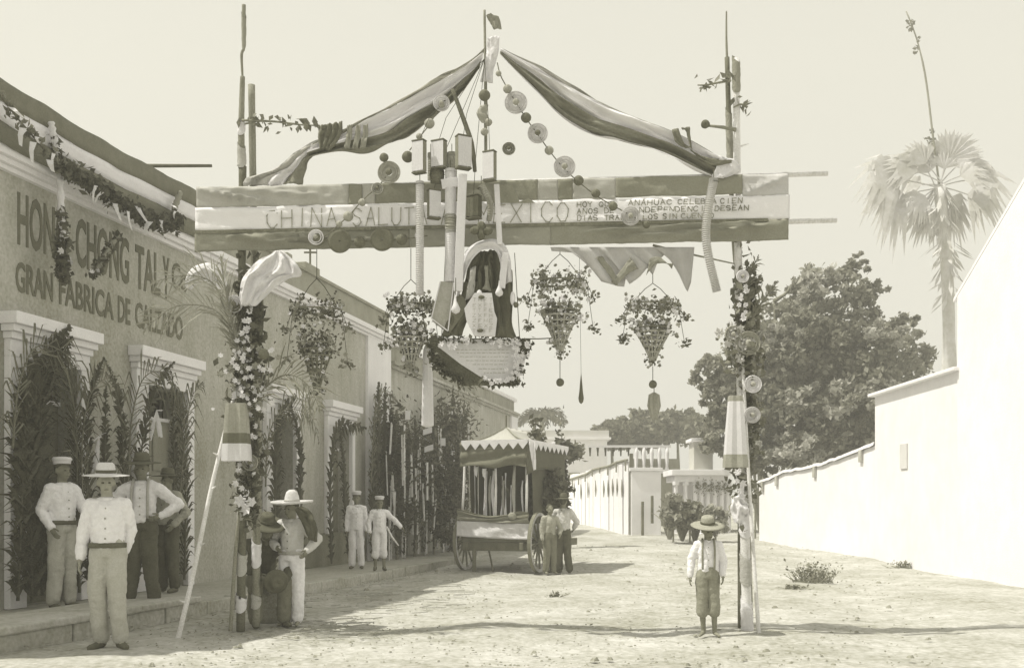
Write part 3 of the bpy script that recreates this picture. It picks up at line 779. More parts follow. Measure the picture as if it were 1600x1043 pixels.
# ================================================================== ARCH
AY = 10.95
K = AY/1600
def pole(pts, r, m_, label, cat='post', nm='arch_post', wraps=(), n=10, group=None, Y=AY, twigs=()):
    pp = [P(a, b, Y+(q[0] if q else 0)) for a, b, *q in pts]
    t = thing(nm, V((pp[0].x, pp[0].y, max(0, pp[0].z))), label, cat, group)
    rp = resample(pp, 26); rr = [r[0]+(r[1]-r[0])*i/25 for i in range(26)]
    rr = [x*(1+.10*noise.noise(V((i*.8, r[0]*50, 0)))) for i, x in enumerate(rr)]
    MB().tube(rp, rr, n).build('shaft', m_, t, smooth=True)
    for (u0, u1, mw) in wraps:      # helical cloth wraps
        mb = MB(); k0, k1 = u0*25, u1*25; rows = []
        steps = 14
        for i in range(steps+1):
            u = k0+(k1-k0)*i/steps; i0 = min(24, int(u)); c = rp[i0].lerp(rp[i0+1], u-i0); rad = rr[i0]*1.12+.004
            rows.append([c + V((math.cos(a)*rad*(1+.06*math.sin(i*2+a)), math.sin(a)*rad, .05*math.sin(a+i*.4))) for a in [2*math.pi*k/14 for k in range(15)]])
        mb.grid(rows).build('cloth_wrap', mw, t, smooth=True)
    for (u, dx, dz, ln) in twigs:
        i0 = int(u*25); c = rp[i0]
        MB().tube([c, c+V((dx*ln*.5, -.02, dz*ln*.4)), c+V((dx*ln, -.04, dz*ln))], [.012, .010, .005], 5).build('twig_stub', m_, t)
    return t
# left pair
pole([(376,985),(379,760),(378,500),(379,260)], (.047,.042), wood_dark, 'thick dark main post on the left of the arch wound with cloth', wraps=[(.07,.10,cl_white),(.15,.19,cl_pale),(.255,.27,cl_pale),(.33,.36,cl_pale),(.42,.46,cl_mid),(.86,.90,cl_mid)])
pole([(378,262,-.0),(377,200),(379,120)], (.040,.026), wood_mid, 'thin mottled topmast standing on the left main post', 'mast', 'topmast', wraps=[(.06,.28,cl_pale),(.4,.5,cl_white)], twigs=[(.5,1,.1,.2)])
pole([(379,122),(377.5,85),(381,75),(381,40),(381,8)], (.012,.022), wood_mid, 'very thin dark tip rod on the left topmast', 'rod', 'tip_rod', wraps=[(.45,.85,cl_mid)])
pole([(400,978,.15),(401,700,.12),(397,400,.12),(393,133,.12)], (.044,.038), wood_mid, 'second pale brown post of the arch right beside the left main post', wraps=[(.06,.08,cl_pale),(.14,.18,cl_white),(.22,.25,cl_mid)])
pole([(360,985,-.1),(370,840,-.06),(383,740,0)], (.022,.018), wood_mid, 'short slim brace leaning on the foot of the left main post', 'brace', 'brace_pole')
pole([(272,1022,-.6),(300,905,-.45),(334,745,-.25),(371,600,-.1)], (.028,.020), wood_pale, 'long peeled white pole leaning from the ground onto the left post', 'pole', 'leaning_pole', twigs=[(.2,-1,.4,.06),(.4,1,.4,.07),(.6,1,.5,.06),(.75,-1,.5,.05)])
# right pair
pole([(1168,1000,-.1),(1163,800),(1155,500),(1153,380),(1150,92)], (.055,.036), wood_pale, 'thick pale main post on the right of the arch', wraps=[(.03,.09,cl_white),(.12,.16,cl_pale),(.19,.24,cl_white),(.27,.29,cl_mid),(.33,.36,cl_white),(.93,1,cl_mid)], twigs=[(.85,1,.2,.12)])
pole([(1160,985,.18),(1156,500,.15),(1148,380,.12),(1141,250,.1),(1136,90,.1)], (.05,.026), wood_dark, 'dark second post right behind the right main post', wraps=[(.82,.9,cl_mid),(.7,.74,cl_white)])
pole([(1136,92,.1),(1135,60,.1),(1135,18,.1)], (.014,.008), wood_mid, 'very thin tip rod above the right posts', 'rod', 'tip_rod')
pole([(1187,1008,-.35),(1172,780,-.2),(1160,560,-.08)], (.022,.016), wood_pale, 'slim peeled white pole leaning against the right post', 'pole', 'leaning_pole')
pole([(1175,990,.05),(1170,800,.02),(1166,620,.0)], (.018,.014), wood_mid, 'thin brown stake tied along the foot of the right post', 'stake', 'tied_stake')
# twig crossbars
def twigbar(pts, label, leaves=10, spread=.035, r=.014):
    pp = [P(a, b, AY-.06) for a, b in pts]; t = thing('twig_bar', pp[0], label, 'twig')
    MB().tube(resample(pp, 10), [r*(1-.5*i/9) for i in range(10)], 6).build('stick', wood_mid, t, smooth=True)
    if leaves: leafy_line(pp, leaves, spread, .05, leaf_m, 'leaves', t)
twigbar([(378,188),(430,190),(470,195),(500,196)], 'thin leafy twig tied level from the left topmast to the drape', 46)
twigbar([(1142,126),(1118,130),(1104,133),(1090,133)], 'short knotted twig sticking left high on the right post', 26)
twigbar([(1150,203),(1130,199),(1112,197),(1100,196)], 'short white-ended stick lower on the right post', 0, r=.022)
tag(MB().ball(P(1102,194,AY-.08), (.05,.05,.045), 10, 8, .08).build('paper_ball', petal_d), 'dark paper ball on the end of the short stick at right', 'paper ball')
twigbar([(1168,168),(1158,163),(1146,168)], 'tiny bent twig crossing the right post above the drape', 10)
twigbar([(1020,383),(1070,395),(1148,412)], 'dark thin rod slanting from under the banner to the right post', 0)

# ---- banner
BY = 10.83
def bpt(px, v, dY=0):     # v: 0 top .. 1 bottom; the banner rises slightly to the right
    u = (px-307)/(1232-307); top = 293 + (271-293)*u; bot = 393 + (375-393)*u
    return P(px, top+(bot-top)*v, BY+dY)
bn = thing('banner', bpt(770, 1), 'long three-striped banner across the arch reading China saluta a Mexico', 'banner')
def strip(px0, px1, v0, v1, m_, nm, folds=(), dY=0, seed=0, n=70):
    rows = []
    for q in range(9):
        v = v0+(v1-v0)*q/8; row = []
        for i in range(n+1):
            px = px0+(px1-px0)*i/n; p = bpt(px, v, dY); d = .012*noise.noise(V((px*.02, v*5, seed))) + .010*noise.noise(V((px*.07, v*14, seed)))
            for (ax, av, bx, bv, w_, a_) in folds:      # fold rays from (ax,av) to (bx,bv)
                u = (px-ax)/(bx-ax) if bx != ax else 0
                if 0 <= u <= 1: d -= 1.6*a_*math.sin(math.pi*u)**.5*math.exp(-((v-(av+(bv-av)*u))/w_)**2)
            p = p + V((0, d, .012*noise.noise(V((px*.018, seed if v1 < .99 and v0 > .01 else v0*9+q*.05, 3)))+.006*noise.noise(V((px*.09, v*3, seed)))))
            row.append(p)
        rows.append(row)
    return MB().grid(rows).build(nm, m_, bn, smooth=True, solid=.003)
ft = mat('banner_grey', .50, .10, 5, bump=.1, trans=.15); fd_ = mat('banner_shaded', .27, .14, 5, bump=.1, trans=.05); fb = mat('banner_low', .31, .16, 5, bump=.1, trans=.1)  # the deep tone puts shadow of swag and decorations into the upper stripe
strip(307, 545, 0, .32, ft, 'upper_stripe', [(310,.02,430,.28,.02,.04),(312,.05,400,.31,.015,.03),(330,.0,520,.2,.02,.03)], 0, 1, 60)
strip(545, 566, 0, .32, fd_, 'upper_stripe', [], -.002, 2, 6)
strip(566, 586, 0, .32, ft, 'upper_stripe', [], 0, 2.5, 6)
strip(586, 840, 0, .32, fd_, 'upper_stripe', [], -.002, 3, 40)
strip(840, 872, 0, .32, ft, 'upper_stripe', [], 0, 3, 10)
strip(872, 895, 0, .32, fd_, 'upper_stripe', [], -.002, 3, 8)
strip(895, 962, 0, .32, ft, 'upper_stripe', [], 0, 4, 20)
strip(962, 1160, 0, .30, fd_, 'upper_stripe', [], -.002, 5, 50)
strip(1160, 1232, 0, .33, mat('banner_pale', .62, .08, 6, bump=.1, trans=.2), 'upper_stripe', [(1162,.3,1230,.05,.03,.03),(1165,.2,1225,.02,.02,.02)], 0, 6, 30)
strip(305, 1234, .32, .68, mat('banner_white', .92, .05, 6, bump=.2, trans=.1), 'white_stripe', [(310,.35,560,.5,.04,.012),(900,.66,1100,.5,.03,.012)], -.004, 7, 130)
strip(304, 640, .68, 1.0, fb, 'lower_stripe', [(360,.78,520,.74,.014,.04),(365,.80,520,.84,.014,.05),(350,.78,500,.96,.02,.05),(355,.8,640,.9,.015,.04)], 0, 8, 90)
strip(640, 860, .68, 1.0, mat('banner_low_b', .37, .12, 5, bump=.1, trans=.1), 'lower_stripe', [], 0, 9, 50)
strip(860, 1232, .68, 1.0, fb, 'lower_stripe', [(900,.82,1180,.72,.015,.05),(950,.92,1230,.78,.02,.05),(1040,.95,1232,.72,.02,.05)], 0, 10, 110)
mb = MB(); mb.bar(bpt(304,.695,-.012), bpt(1200,.69,-.012), .006, .035); mb.build('seam_band', cl_dark, bn)
for (pa, pb, r_, nm) in (((318,298),(1293,271),.030,'a'), ((318,372),(1307,344),.030,'b')):
    MB().tube([P(pa[0],pa[1],BY+.05), P(pb[0],pb[1],BY+.05)], [r_, r_*.9], 10).build('carrying_pole', wood_pale, bn, smooth=True)
du = (bpt(1200,.5)-bpt(400,.5)).normalized(); dn = V((0,-1,0)); dz = V((0,0,1)); kx = BY/1600
def btext(mb, txt, px0, px1, vb, h_px, th):
    cw = (px1-px0)*kx/len(txt)
    strokes(mb, txt, bpt(px0, vb, -.022), du, dz, dn, h_px*kx, cw*.68, cw*.32, th)
def bword(txt, a, b, v, h, th, nm='lettering', m_=ink):
    mb = MB(); btext(mb, txt, a, b, v, h, th); mb.build(nm, m_, bn, kind='stuff' if nm == 'small_lettering' else None)
mat('small_ink', .30, .3, 9, bump=0)
bword('CHINA', 417, 533, .645, 27, .011); bword('SALUTA', 552, 672, .645, 27, .011); bword('A', 690, 706, .645, 27, .011); bword('MEXICO', 748, 896, .645, 29, .011)
bword('HOY QUE', 902, 962, .435, 7.5, .009, 'small_lettering', MATS['small_ink']); bword('ANAHUAC', 982, 1052, .425, 7.5, .009, 'small_lettering', MATS['small_ink']); bword('CELEBRA', 1060, 1122, .425, 7.5, .009, 'small_lettering', MATS['small_ink']); bword('CIEN', 1126, 1162, .425, 7.5, .009, 'small_lettering', MATS['small_ink'])
bword('ANOS DE', 902, 962, .535, 7.5, .009, 'small_lettering', MATS['small_ink']); bword('INDEPENDENCIA', 990, 1112, .535, 7.5, .009, 'small_lettering', MATS['small_ink']); bword('DESEAN', 1117, 1172, .535, 7.5, .009, 'small_lettering', MATS['small_ink'])
bword('DIAS TRANQUILOS', 902, 1030, .64, 7.5, .009, 'small_lettering', MATS['small_ink']); bword('SIN', 1036, 1060, .64, 7.5, .009, 'small_lettering', MATS['small_ink']); bword('CUENTO', 1064, 1118, .64, 7.5, .009, 'small_lettering', MATS['small_ink'])
# jagged dark patch that puts cast shade on the upper stripe
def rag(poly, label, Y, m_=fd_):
    t = tag(MB().prism([P(a, b, Y) for a, b in poly], (0, .004, 0)).build('shade_patch', m_), label, 'shade patch', 'painted shade on the banner'); return t
rag([(770,317),(770,288),(800,287),(806,300),(812,315),(826,309),(836,317)], 'jagged dark patch of painted shade just right of the centre lanterns on the banner top stripe', BY-.03)

# ---- peak
pole([(759,285),(759,150),(758,80),(757,16)], (.018,.013), wood_mid, 'slender centre mast rising from the banner to the peak', 'mast', 'centre_mast')
o = sheet([(759,24),(765,34),(771,46)], [(764,22),(779,26),(784,46)], AY-.02, cl_mid, 'small_flag', None, folds=1, amp=.02, rows=10, cols=8); tag(o, 'small dark pennant at the very top of the centre mast', 'flag')
o = sheet([(762,58),(760,80),(756,104),(750,128)], [(781,56),(778,85),(771,110),(770,130)], AY-.08, cl_white, 'white_streamer', None, folds=1, amp=.03, rows=20, cols=8); tag(o, 'crumpled white streamer hanging at the peak of the arch', 'streamer')

# ---- great striped drapes
DL = thing('striped_drape', P(620, 170, AY-.1), 'tricolour cloth drape sweeping from the peak down to the left post', 'drape')
U = [(757,76),(700,110),(640,142),(590,172),(545,198),(512,214),(488,226)]; W = [(748,108),(717,152),(672,192),(622,222),(575,236),(530,238),(476,250)]
for a, b, m_, nm in ((0,.14,cl_mid,'upper_stripe'),(.14,.62,MATS['banner_white'],'white_stripe'),(.62,1,cl_swag,'lower_stripe')):
    sheet(U, W, AY-.1, m_, nm, DL, a, b, folds=2.5, amp=.06, rows=60, cols=16, seed=3)
TL, TR = [(500,215),(462,235),(430,262),(385,278),(381,291)], [(503,234),(484,248),(478,262),(472,289)]
for a, b, m_, nm in ((0,.42,cl_pale,'tail_stripe'),(.42,.68,cl_white,'tail_stripe'),(.68,1,cl_swag,'tail_stripe')):
    sheet(TL, TR, AY-.06, m_, nm, DL, a, b, folds=3, amp=.03, rows=24, cols=8, seed=5)
sheet([(498,196),(496,212),(500,232)], [(536,190),(532,212),(515,236)], AY-.17, cl_dark, 'gathered_knot', DL, folds=4, amp=.04, rows=14, cols=20)
for x in (543, 556, 568): sheet([(x,196),(x-2,212),(x-6,232)], [(x+7,194),(x+7,212),(x+3,232)], AY-.19, cl_mid, 'ribbon_end', DL, folds=1, amp=.015, rows=10, cols=6, seed=x)
DR = thing('striped_drape', P(960, 180, AY-.1), 'tricolour cloth drape sweeping from the peak down to the right post', 'drape')
U = [(783,74),(830,98),(890,128),(950,162),(1010,188),(1060,208),(1110,236),(1152,262)]; W = [(781,84),(802,106),(840,146),(870,176),(900,196),(936,213),(990,226),(1050,250),(1112,277)]
for a, b, m_, nm in ((0,.10,cl_pale,'upper_stripe'),(.10,.50,MATS['banner_white'],'white_stripe'),(.50,.93,cl_swag,'lower_stripe'),(.93,1,cl_white,'hem_stripe')):
    sheet(U, W, AY-.1, m_, nm, DR, a, b, folds=2.4, amp=.06, rows=64, cols=16, seed=8)
sheet([(1100,236),(1120,254),(1112,276),(1118,278)], [(1150,250),(1158,262),(1150,270),(1130,279)], AY-.16, cl_white, 'white_end', DR, folds=2, amp=.02, rows=12, cols=10, seed=2)
sheet([(1050,202),(1056,222),(1072,232)], [(1060,200),(1068,222),(1080,230)], AY-.18, cl_dark, 'dark_ribbon', DR, folds=1, amp=.02, rows=10, cols=6, seed=4)
sheet([(1064,200),(1072,206),(1078,230)], [(1078,198),(1079,212),(1082,236)], AY-.18, cl_dark, 'dark_ribbon', DR, folds=1, amp=.02, rows=10, cols=6, seed=6)
sheet([(1078,232),(1098,244),(1140,250)], [(1080,236),(1110,258),(1150,253)], AY-.17, cl_dark, 'dark_ribbon', DR, folds=2, amp=.03, rows=14, cols=6, seed=7)

# ---- garlands of paper balls and rosettes
def rosette(par, c, r, m1, m2, rings=3, nm='paper_rosette'):
    c = V(c); mb = MB(); M = Matrix.Rotation(R(90), 3, 'X'); top = par
    if par is None: par = thing('paper_rosette', c, '', 'rosette'); nm = 'disc'; top = par
    mb.lathe([(r*.28,.004),(r*.62,-.012),(r,.01)], c, 36, M, rib=.05)
    for k in (1, 2):
        q = r*(.4+.3*k-.08)
        mb.lathe([(q, .0), (q+.006, .012), (q+.012, .0)], c+V((0,-.014,0)), 28, M)
    o = mb.build(nm, m1, par)
    MB().ball(c+V((0,-.03,0)), (r*.3,.03,r*.3), 12, 8, .12).build('rosette_heart', m2, o)
    return top
def garland(path, items, label, Y=AY-.32, dY=0):
    t = thing('paper_garland', P(*path[0], Y), label, 'garland', 'garlands of paper balls from the peak')
    MB().tube(resample([P(a, b, Y) for a, b in path], 30), .006, 5).build('cord', wood_dark, t)
    for it in items:
        k, px, py, r = it[:4]; c = P(px, py, Y-.01); r = r*K
        if k == 'b': MB().ball(c, (r, r, r*.95), 16, 10, .07).build('paper_ball', it[4] if len(it) > 4 else paper_d, t)
        elif k == 'd': 
            MB().lathe([(r*.1,.0),(r*.8,-.012),(r,.0),(r*.8,.012),(r*.1,.01)], c, 24, Matrix.Rotation(R(90),3,'X')).build('paper_disc', it[4] if len(it) > 4 else paper_d, t)
        elif k == 'r': rosette(t, c, r, it[4] if len(it) > 4 else paper_w, it[5] if len(it) > 5 else paper_d)
        elif k == 'w': sheet([(px-r/K*.45, py-r/K), (px-r/K*.9, py), (px-r/K*.3, py+r/K)], [(px+r/K*.45, py-r/K), (px+r/K*.3, py), (px+r/K*.9, py+r/K)], Y-.02, it[4] if len(it) > 4 else paper_g, 'twisted_ribbon', t, folds=1, amp=.02, rows=12, cols=6, seed=px)
    return t
gm = paper_g
garland([(777,98),(782,118),(794,140),(806,160),(822,185),(838,207),(858,235),(880,262),(905,285),(935,308),(965,325),(1000,345),(1012,352)],
  [('b',779,115,4.5,gm),('b',793,139,7,gm),('r',806,161,17,mat('tissue', .66, .08, 9, trans=.4),gm),('b',822,184,8,paper_d),('r',840,209,15,MATS['tissue'],paper_d),('b',858,235,7,gm),('r',882,261,16,MATS['tissue'],gm),('b',904,282,8,paper_d),('b',931,302,7,paper_d),('b',958,322,7,paper_d),('r',985,338,14,MATS['tissue'],gm),('b',1010,351,6,paper_d)],
  'long garland of balls and white rings falling from the peak to the right')
garland([(757,128),(757,150),(757,175),(757,208)], [('b',757,149,9),('w',757,178,14,gm),('b',763,191,6,gm),('b',757,206,6,gm)], 'short chain of dark balls hanging straight down from the peak')
garland([(712,142),(690,163),(672,193),(655,215),(640,235)], [('r',690,162,12,MATS['tissue'],gm),('b',690,165,5,gm),('b',671,193,8,gm),('b',655,213,5,gm),('b',637,245,9,paper_d),('b',600,246,7,paper_d)], 'short garland of grey balls just left of the centre dropping to the lanterns')
garland([(608,270),(590,292),(575,305),(560,320),(545,337),(530,350),(512,366),(497,372)], [('r',608,270,17,mid := mat('rosette_grey', .42, .2, 9, trans=.1),paper_d),('r',590,295,8,MATS['rosette_grey'],paper_d),('b',566,316,6,gm),('b',544,338,8,gm),('b',530,350,5,gm),('r',494,371,11,paper_w,gm)], 'lower left garland running from the grey rosette down across the banner')
garland([(497,374),(530,376),(562,377),(596,375),(640,372),(668,368)], [('b',498,374,10,paper_d),('d',531,377,18,paper_d),('b',562,378,9,paper_d),('d',597,374,18,paper_d),('b',628,374,9,paper_d),('w',655,368,8,paper_w)], 'heavy row of big dark discs strung level along the banner bottom stripe', Y=AY-.28)
o = rosette(None, P(795,233,AY-.3), 9*K, petal_g, paper_d); tag(o, 'loose frilled paper flower hanging right of the lantern cluster', 'paper flower')
tag(MB().tube(resample([P(707,140,AY-.2), P(722,180,AY-.22), P(737,225,AY-.24), P(742,268,AY-.26)], 10), [.02,.024,.026,.02], 8).build('hanging_rope', wood_dark, smooth=True), 'thick dark rope slanting from the left drape to the lantern cluster', 'rope')

# ---- lanterns
def box_lantern(px, y0, y1, wpx, Y, label, frac=.22, dark=False, inv=False):
    a = P(px, y1, Y); h = (y1-y0)*Y/1600; w_ = wpx*Y/1600
    t = thing('paper_lantern', V((a.x, a.y, a.z)), label, 'lantern', 'box lanterns over the banner')
    rot = R(-26 if not inv else 26); c, s2 = math.cos(rot), math.sin(rot); fw = w_*(1-frac)/c; sw = w_*frac/abs(s2)*1.0
    hx, hy = fw/2, min(sw, fw)/2
    def T(x, y, z): return V((a.x + c*x - s2*y, a.y + s2*x + c*y, a.z + z)) if not inv else V((a.x + c*x - s2*y, a.y + s2*x + c*y, a.z+z))
    f1, f2 = (paper_w, mat('lantern_side_shaded', .26, .2, 8)) if not dark else (paper_d, cl_black)  # side panels coloured darker, as faces turned from the sun
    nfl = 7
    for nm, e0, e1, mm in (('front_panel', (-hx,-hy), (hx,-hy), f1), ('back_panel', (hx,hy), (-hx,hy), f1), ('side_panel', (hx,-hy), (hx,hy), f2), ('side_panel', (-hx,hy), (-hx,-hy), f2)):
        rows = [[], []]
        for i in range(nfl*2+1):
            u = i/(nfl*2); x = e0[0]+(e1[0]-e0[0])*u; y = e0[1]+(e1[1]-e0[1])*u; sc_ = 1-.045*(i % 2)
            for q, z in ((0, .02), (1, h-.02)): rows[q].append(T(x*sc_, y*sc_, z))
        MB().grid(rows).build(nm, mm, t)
    for z in (0, h-.014):
        MB(T).box((-hx-.003, -hy-.003, z), (hx+.003, hy+.003, z+.012)).build('rim', paper_d, t)
    MB().tube([T(0,0,h), T(0,0,h+.12).lerp(P(757, 92, AY-.1), .15), P(757, 92, AY-.1)], .003, 4).build('hanging_string', iron, t)
    return t
box_lantern(655, 219, 271, 23, 10.5, 'leftmost box lantern of the top row over the banner')
box_lantern(686, 219, 264, 25, 10.55, 'second box lantern from the left in the top row')
box_lantern(724, 212, 264, 26, 10.45, 'tallest box lantern directly left of the centre mast', inv=True)
box_lantern(765, 236, 283, 22, 10.4, 'box lantern hanging right of the centre mast')
box_lantern(678, 296, 342, 22, 10.55, 'small lower box lantern in front of the word saluta', inv=True)
box_lantern(740, 305, 342, 26, 10.5, 'squat black box lantern in front of the word Mexico', dark=True)
def tube_lantern(px, y0, y1, r, Y, m_, label, rib=14, nm='paper_streamer', cat='streamer', taper=1.0, px1=None, group=None, mid_px=None, ribd=.12):
    n_ = max(8, int((y1-y0)/3)); px1 = px if px1 is None else px1
    path = [P(px, y0, Y), P(mid_px if mid_px else (px+px1)/2, (y0+y1)/2, Y-.02), P(px1, y1, Y)]
    rp = resample(path, n_*2+1); rr = [r*K*(1+(taper-1)*i/(n_*2))*(1-ribd*(i % 2)) for i in range(n_*2+1)]
    t = thing(nm, rp[-1], label, cat, group)
    MB().tube(rp, rr, 14).build('pleated_tube', m_, t); MB().tube([rp[0]+V((0,0,.10)), rp[0]-V((0,0,.02)), rp[0]-V((0,0,.03))], [.004,.004,r*K*1.1], 8).build('cap', paper_d, t)
    return t
tube_lantern(656, 284, 460, 6.5, 10.5, mat('cream_tissue', .66, .1, 12, trans=.15), 'long cream pleated paper tube hanging left of the centre emblem', ribd=.2)
tube_lantern(704, 265, 440, 8.5, 10.55, paper_w, 'long plain white paper tube right behind the centre emblem pole', ribd=.04)
tube_lantern(704, 338, 362, 9.3, 10.53, paper_g, 'grey ringed paper collar around the white tube', ribd=.25, nm='paper_collar', cat='collar')
tube_lantern(1115, 280, 455, 7, 10.5, mat('cream_tissue_b', .6, .12, 12, trans=.15), 'long bent pleated paper tube hanging at the right end of the banner', px1=1120, mid_px=1103, ribd=.25)
def slat(px0, y0, px1, y1, wpx, Y, label, m_=paper_w):  # flat white slat of the centre emblem
    o = tag(MB().bar(P(px0,y0,Y), P(px1,y1,Y), wpx*K, .03, up=(0,1,0)).build('bamboo_slat', m_, bev=.004), label, 'slat', 'white slats of the centre emblem'); return o
slat(723, 272, 716, 455, 13, 10.42, 'broad white upright slat left of the emblem hood')
slat(790, 395, 784, 450, 10, 10.40, 'short white slat at the right cheek of the hood')
slat(776, 288, 781, 382, 8, 10.45, 'narrow white slat right of the black lantern')
slat(690, 288, 716, 284, 14, 10.5, 'short level white slat joining the two white tubes')
tube_lantern(683, 268, 286, 11, 10.62, paper_d, 'dark round lantern bottom under the second box lantern', nm='round_lantern', cat='lantern', ribd=.1)
tube_lantern(706, 240, 284, 8, 10.62, paper_g, 'grey round lantern between the second and tallest box lanterns', nm='round_lantern', cat='lantern', ribd=.1)
tube_lantern(673, 240, 282, 5, 10.66, paper_g, 'thin grey round lantern behind the leftmost box lanterns', nm='round_lantern', cat='lantern', ribd=.1)
tube_lantern(752, 290, 345, 6, 10.6, paper_g, 'grey curled paper roll right beside the black box lantern', nm='paper_roll', cat='paper roll', taper=.7, px1=764, mid_px=766, ribd=.1)
sh = thing('ribbon_bow', P(745, 360, 10.4), 'dark bunched ribbon bow right above the emblem hood', 'bow')
for dx, dy, rx, ry in ((-9,0,9,6),(9,1,9,6),(0,-6,7,8),(0,6,6,9)): MB().ball(P(752+dx, 360+dy, 10.4), (rx*K, .05, ry*K), 12, 8, .15).build('loop', petal_d, sh)

# ---- centre emblem
EM = thing('emblem_canopy', P(755, 525, 10.5), 'dark draped canopy with white hood hanging in the middle of the arch', 'canopy')
sheet([(706,476),(712,440),(720,412),(728,392),(744,378),(766,371),(786,380),(797,402),(800,440)], [(722,452),(727,430),(735,410),(745,398),(757,390),(773,392),(781,408),(784,446)], 10.46, cl_white, 'white_hood', EM, folds=1.5, amp=.06, rows=44, cols=9, seed=1)
sheet([(742,393),(732,412),(727,435),(722,462)], [(776,390),(783,410),(788,435),(790,464)], 10.58, mat('lining_black', .12, .2, 6), 'dark_lining', EM, folds=4, amp=.05, rows=20, cols=26, seed=2)
sheet([(724,440),(720,462),(708,480),(698,500),(690,526)], [(745,440),(744,462),(738,484),(728,505),(722,524)], 10.52, MATS['lining_black'], 'left_curtain', EM, folds=2, amp=.04, rows=22, cols=12, seed=3)
sheet([(766,452),(768,470),(773,495),(774,515),(770,528)], [(790,448),(800,420),(801,470),(800,505),(808,528)], 10.50, MATS['lining_black'], 'right_curtain', EM, folds=2, amp=.04, rows=22, cols=14, seed=4)
sheet([(735,418),(730,450),(727,470)], [(744,415),(742,445),(740,462)], 10.50, cl_pale, 'lining_fold', EM, folds=1, amp=.03, rows=14, cols=6, seed=5)
sheet([(757,415),(758,440),(753,452)], [(763,415),(764,440),(768,455)], 10.50, cl_mid, 'lining_fold', EM, folds=1, amp=.03, rows=14, cols=6, seed=6)
cl = MB(); [cl.ball(P(px, 460, 10.42), (.03,.02,.05), 8, 6) for px in (749,)]; cl.build('tassel', cl_white, EM, smooth=True)
tb = thing('octagonal_tablet', P(752, 524, 10.4), 'white eight-sided tablet with columns of faint characters inside the dark canopy', 'tablet')
MB().prism([P(a,b,10.40) for a,b in ((742,458),(768,458),(772,487),(776,497),(773,524),(741,523),(729,499),(726,482))], (0,.05,0)).build('board', paper_w, tb, bev=.004)
mb = MB()
for cx in (741, 750, 759, 767):
    for cy in range(468, 518, 8):
        o_ = P(cx-2.5, cy+3, 10.394); q = random.choice(['E','F','H','T','X','Z'])
        strokes(mb, q, o_, V((1,0,0)), dz, dn, 5*K, 4.5*K, 0, .004)
mb.build('characters', mat('faint_ink', .5, .2, 9, bump=0), tb, kind='stuff')
for py in (464, 516): MB().ball(P(752 if py < 500 else 750, py, 10.38), (.035,.02,.02), 10, 6, .1).build('stud', petal_d, tb)
# tilted grey box lantern
bx_ = thing('tilted_lantern', P(700, 520, 10.5), 'big grey four-sided lantern hanging tilted left of the tablet', 'lantern')
q4 = [P(a,b,10.52) for a,b in ((688,440),(708,441),(700,516),(674,496))]
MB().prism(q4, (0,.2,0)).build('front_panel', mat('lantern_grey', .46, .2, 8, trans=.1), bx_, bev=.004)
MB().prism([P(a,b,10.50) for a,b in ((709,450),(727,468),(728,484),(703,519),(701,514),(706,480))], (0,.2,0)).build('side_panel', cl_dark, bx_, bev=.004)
for a, b in (((674,497),(700,517)), ((688,440),(674,497)), ((709,441),(700,517))): MB().bar(P(*a,10.49), P(*b,10.49), .012, .012).build('rib', paper_w, bx_)
def drop(px, py, r, label):
    t = thing('glass_drop', P(px, py+r, 10.36), label, 'pendant'); MB().lathe([(.001,-r*K),(r*K*.8,-r*K*.6),(r*K,0),(r*K*.6,r*K*.9),(r*K*.2,r*K*1.8),(.004,r*K*3)], P(px,py,10.36), 14).build('bulb', paper_w, t, smooth=True)
    MB().tube([P(px, py-r*2.5, 10.36), P(px, py-r*7, 10.36)], .004, 4).build('thread', iron, t)
drop(712, 483, 7, 'white drop pendant hanging in front of the tilted grey lantern'); drop(780, 457, 6, 'white drop pendant on the right dark curtain of the emblem')
ro = thing('paper_frill', P(803,465,10.42), 'small frilled paper hanging at the right edge of the emblem', 'paper frill'); MB().ball(P(801,466,10.42), (.03,.03,.07), 10, 8, .2).build('frill', paper_w, ro); MB().ball(P(806,476,10.42), (.03,.03,.03), 10, 8, .2).build('frill_end', petal_d, ro)
# flower-edged text board
sg = thing('verse_board', P(750, 600, 10.55), 'white verse board with flower border hanging under the emblem', 'sign')
MB().prism([P(a,b,10.58) for a,b in ((670,527),(829,530),(806,602),(724,601),(676,566))], (0,.05,0)).build('backing', mat('sign_backing', .13, .4, 9, bump=.5), sg)
MB().prism([P(a,b,10.56) for a,b in ((685,541),(697,528),(812,534),(802,594),(764,596),(720,568))], (0,.02,0)).build('panel', petal_w, sg, bev=.003)
mb = MB()
for py, xa, xb in ((546,712,796),(551,714,796),(557,718,794),(563,728,793),(569,738,792),(576,748,790),(582,756,789)):
    x = xa
    while x < xb:
        l_ = random.uniform(2, 7); mb.bar(P(x, py+random.uniform(-.4,.4), 10.556), P(min(xb, x+l_), py, 10.556), .006, .003, up=dn); x += l_+1.6
mb.build('verse_lines', MATS['faint_ink'], sg, kind='stuff')
lf = []
for _ in range(500):
    e = random.choice([((670,527),(829,532)),((670,530),(678,566)),((676,566),(724,600)),((720,600),(808,600)),((829,532),(806,600)),((700,585),(680,560))])
    u = random.random(); lf.append(tuple(P(e[0][0]+(e[1][0]-e[0][0])*u+random.gauss(0,4), e[0][1]+(e[1][1]-e[0][1])*u+random.gauss(0,3.2), 10.53+random.uniform(-.04,.03))))
v_, q_ = leaf_quads(np.array(lf), .034); fast_mesh('leaves', v_, q_, leaf_d, sg, 'stuff')
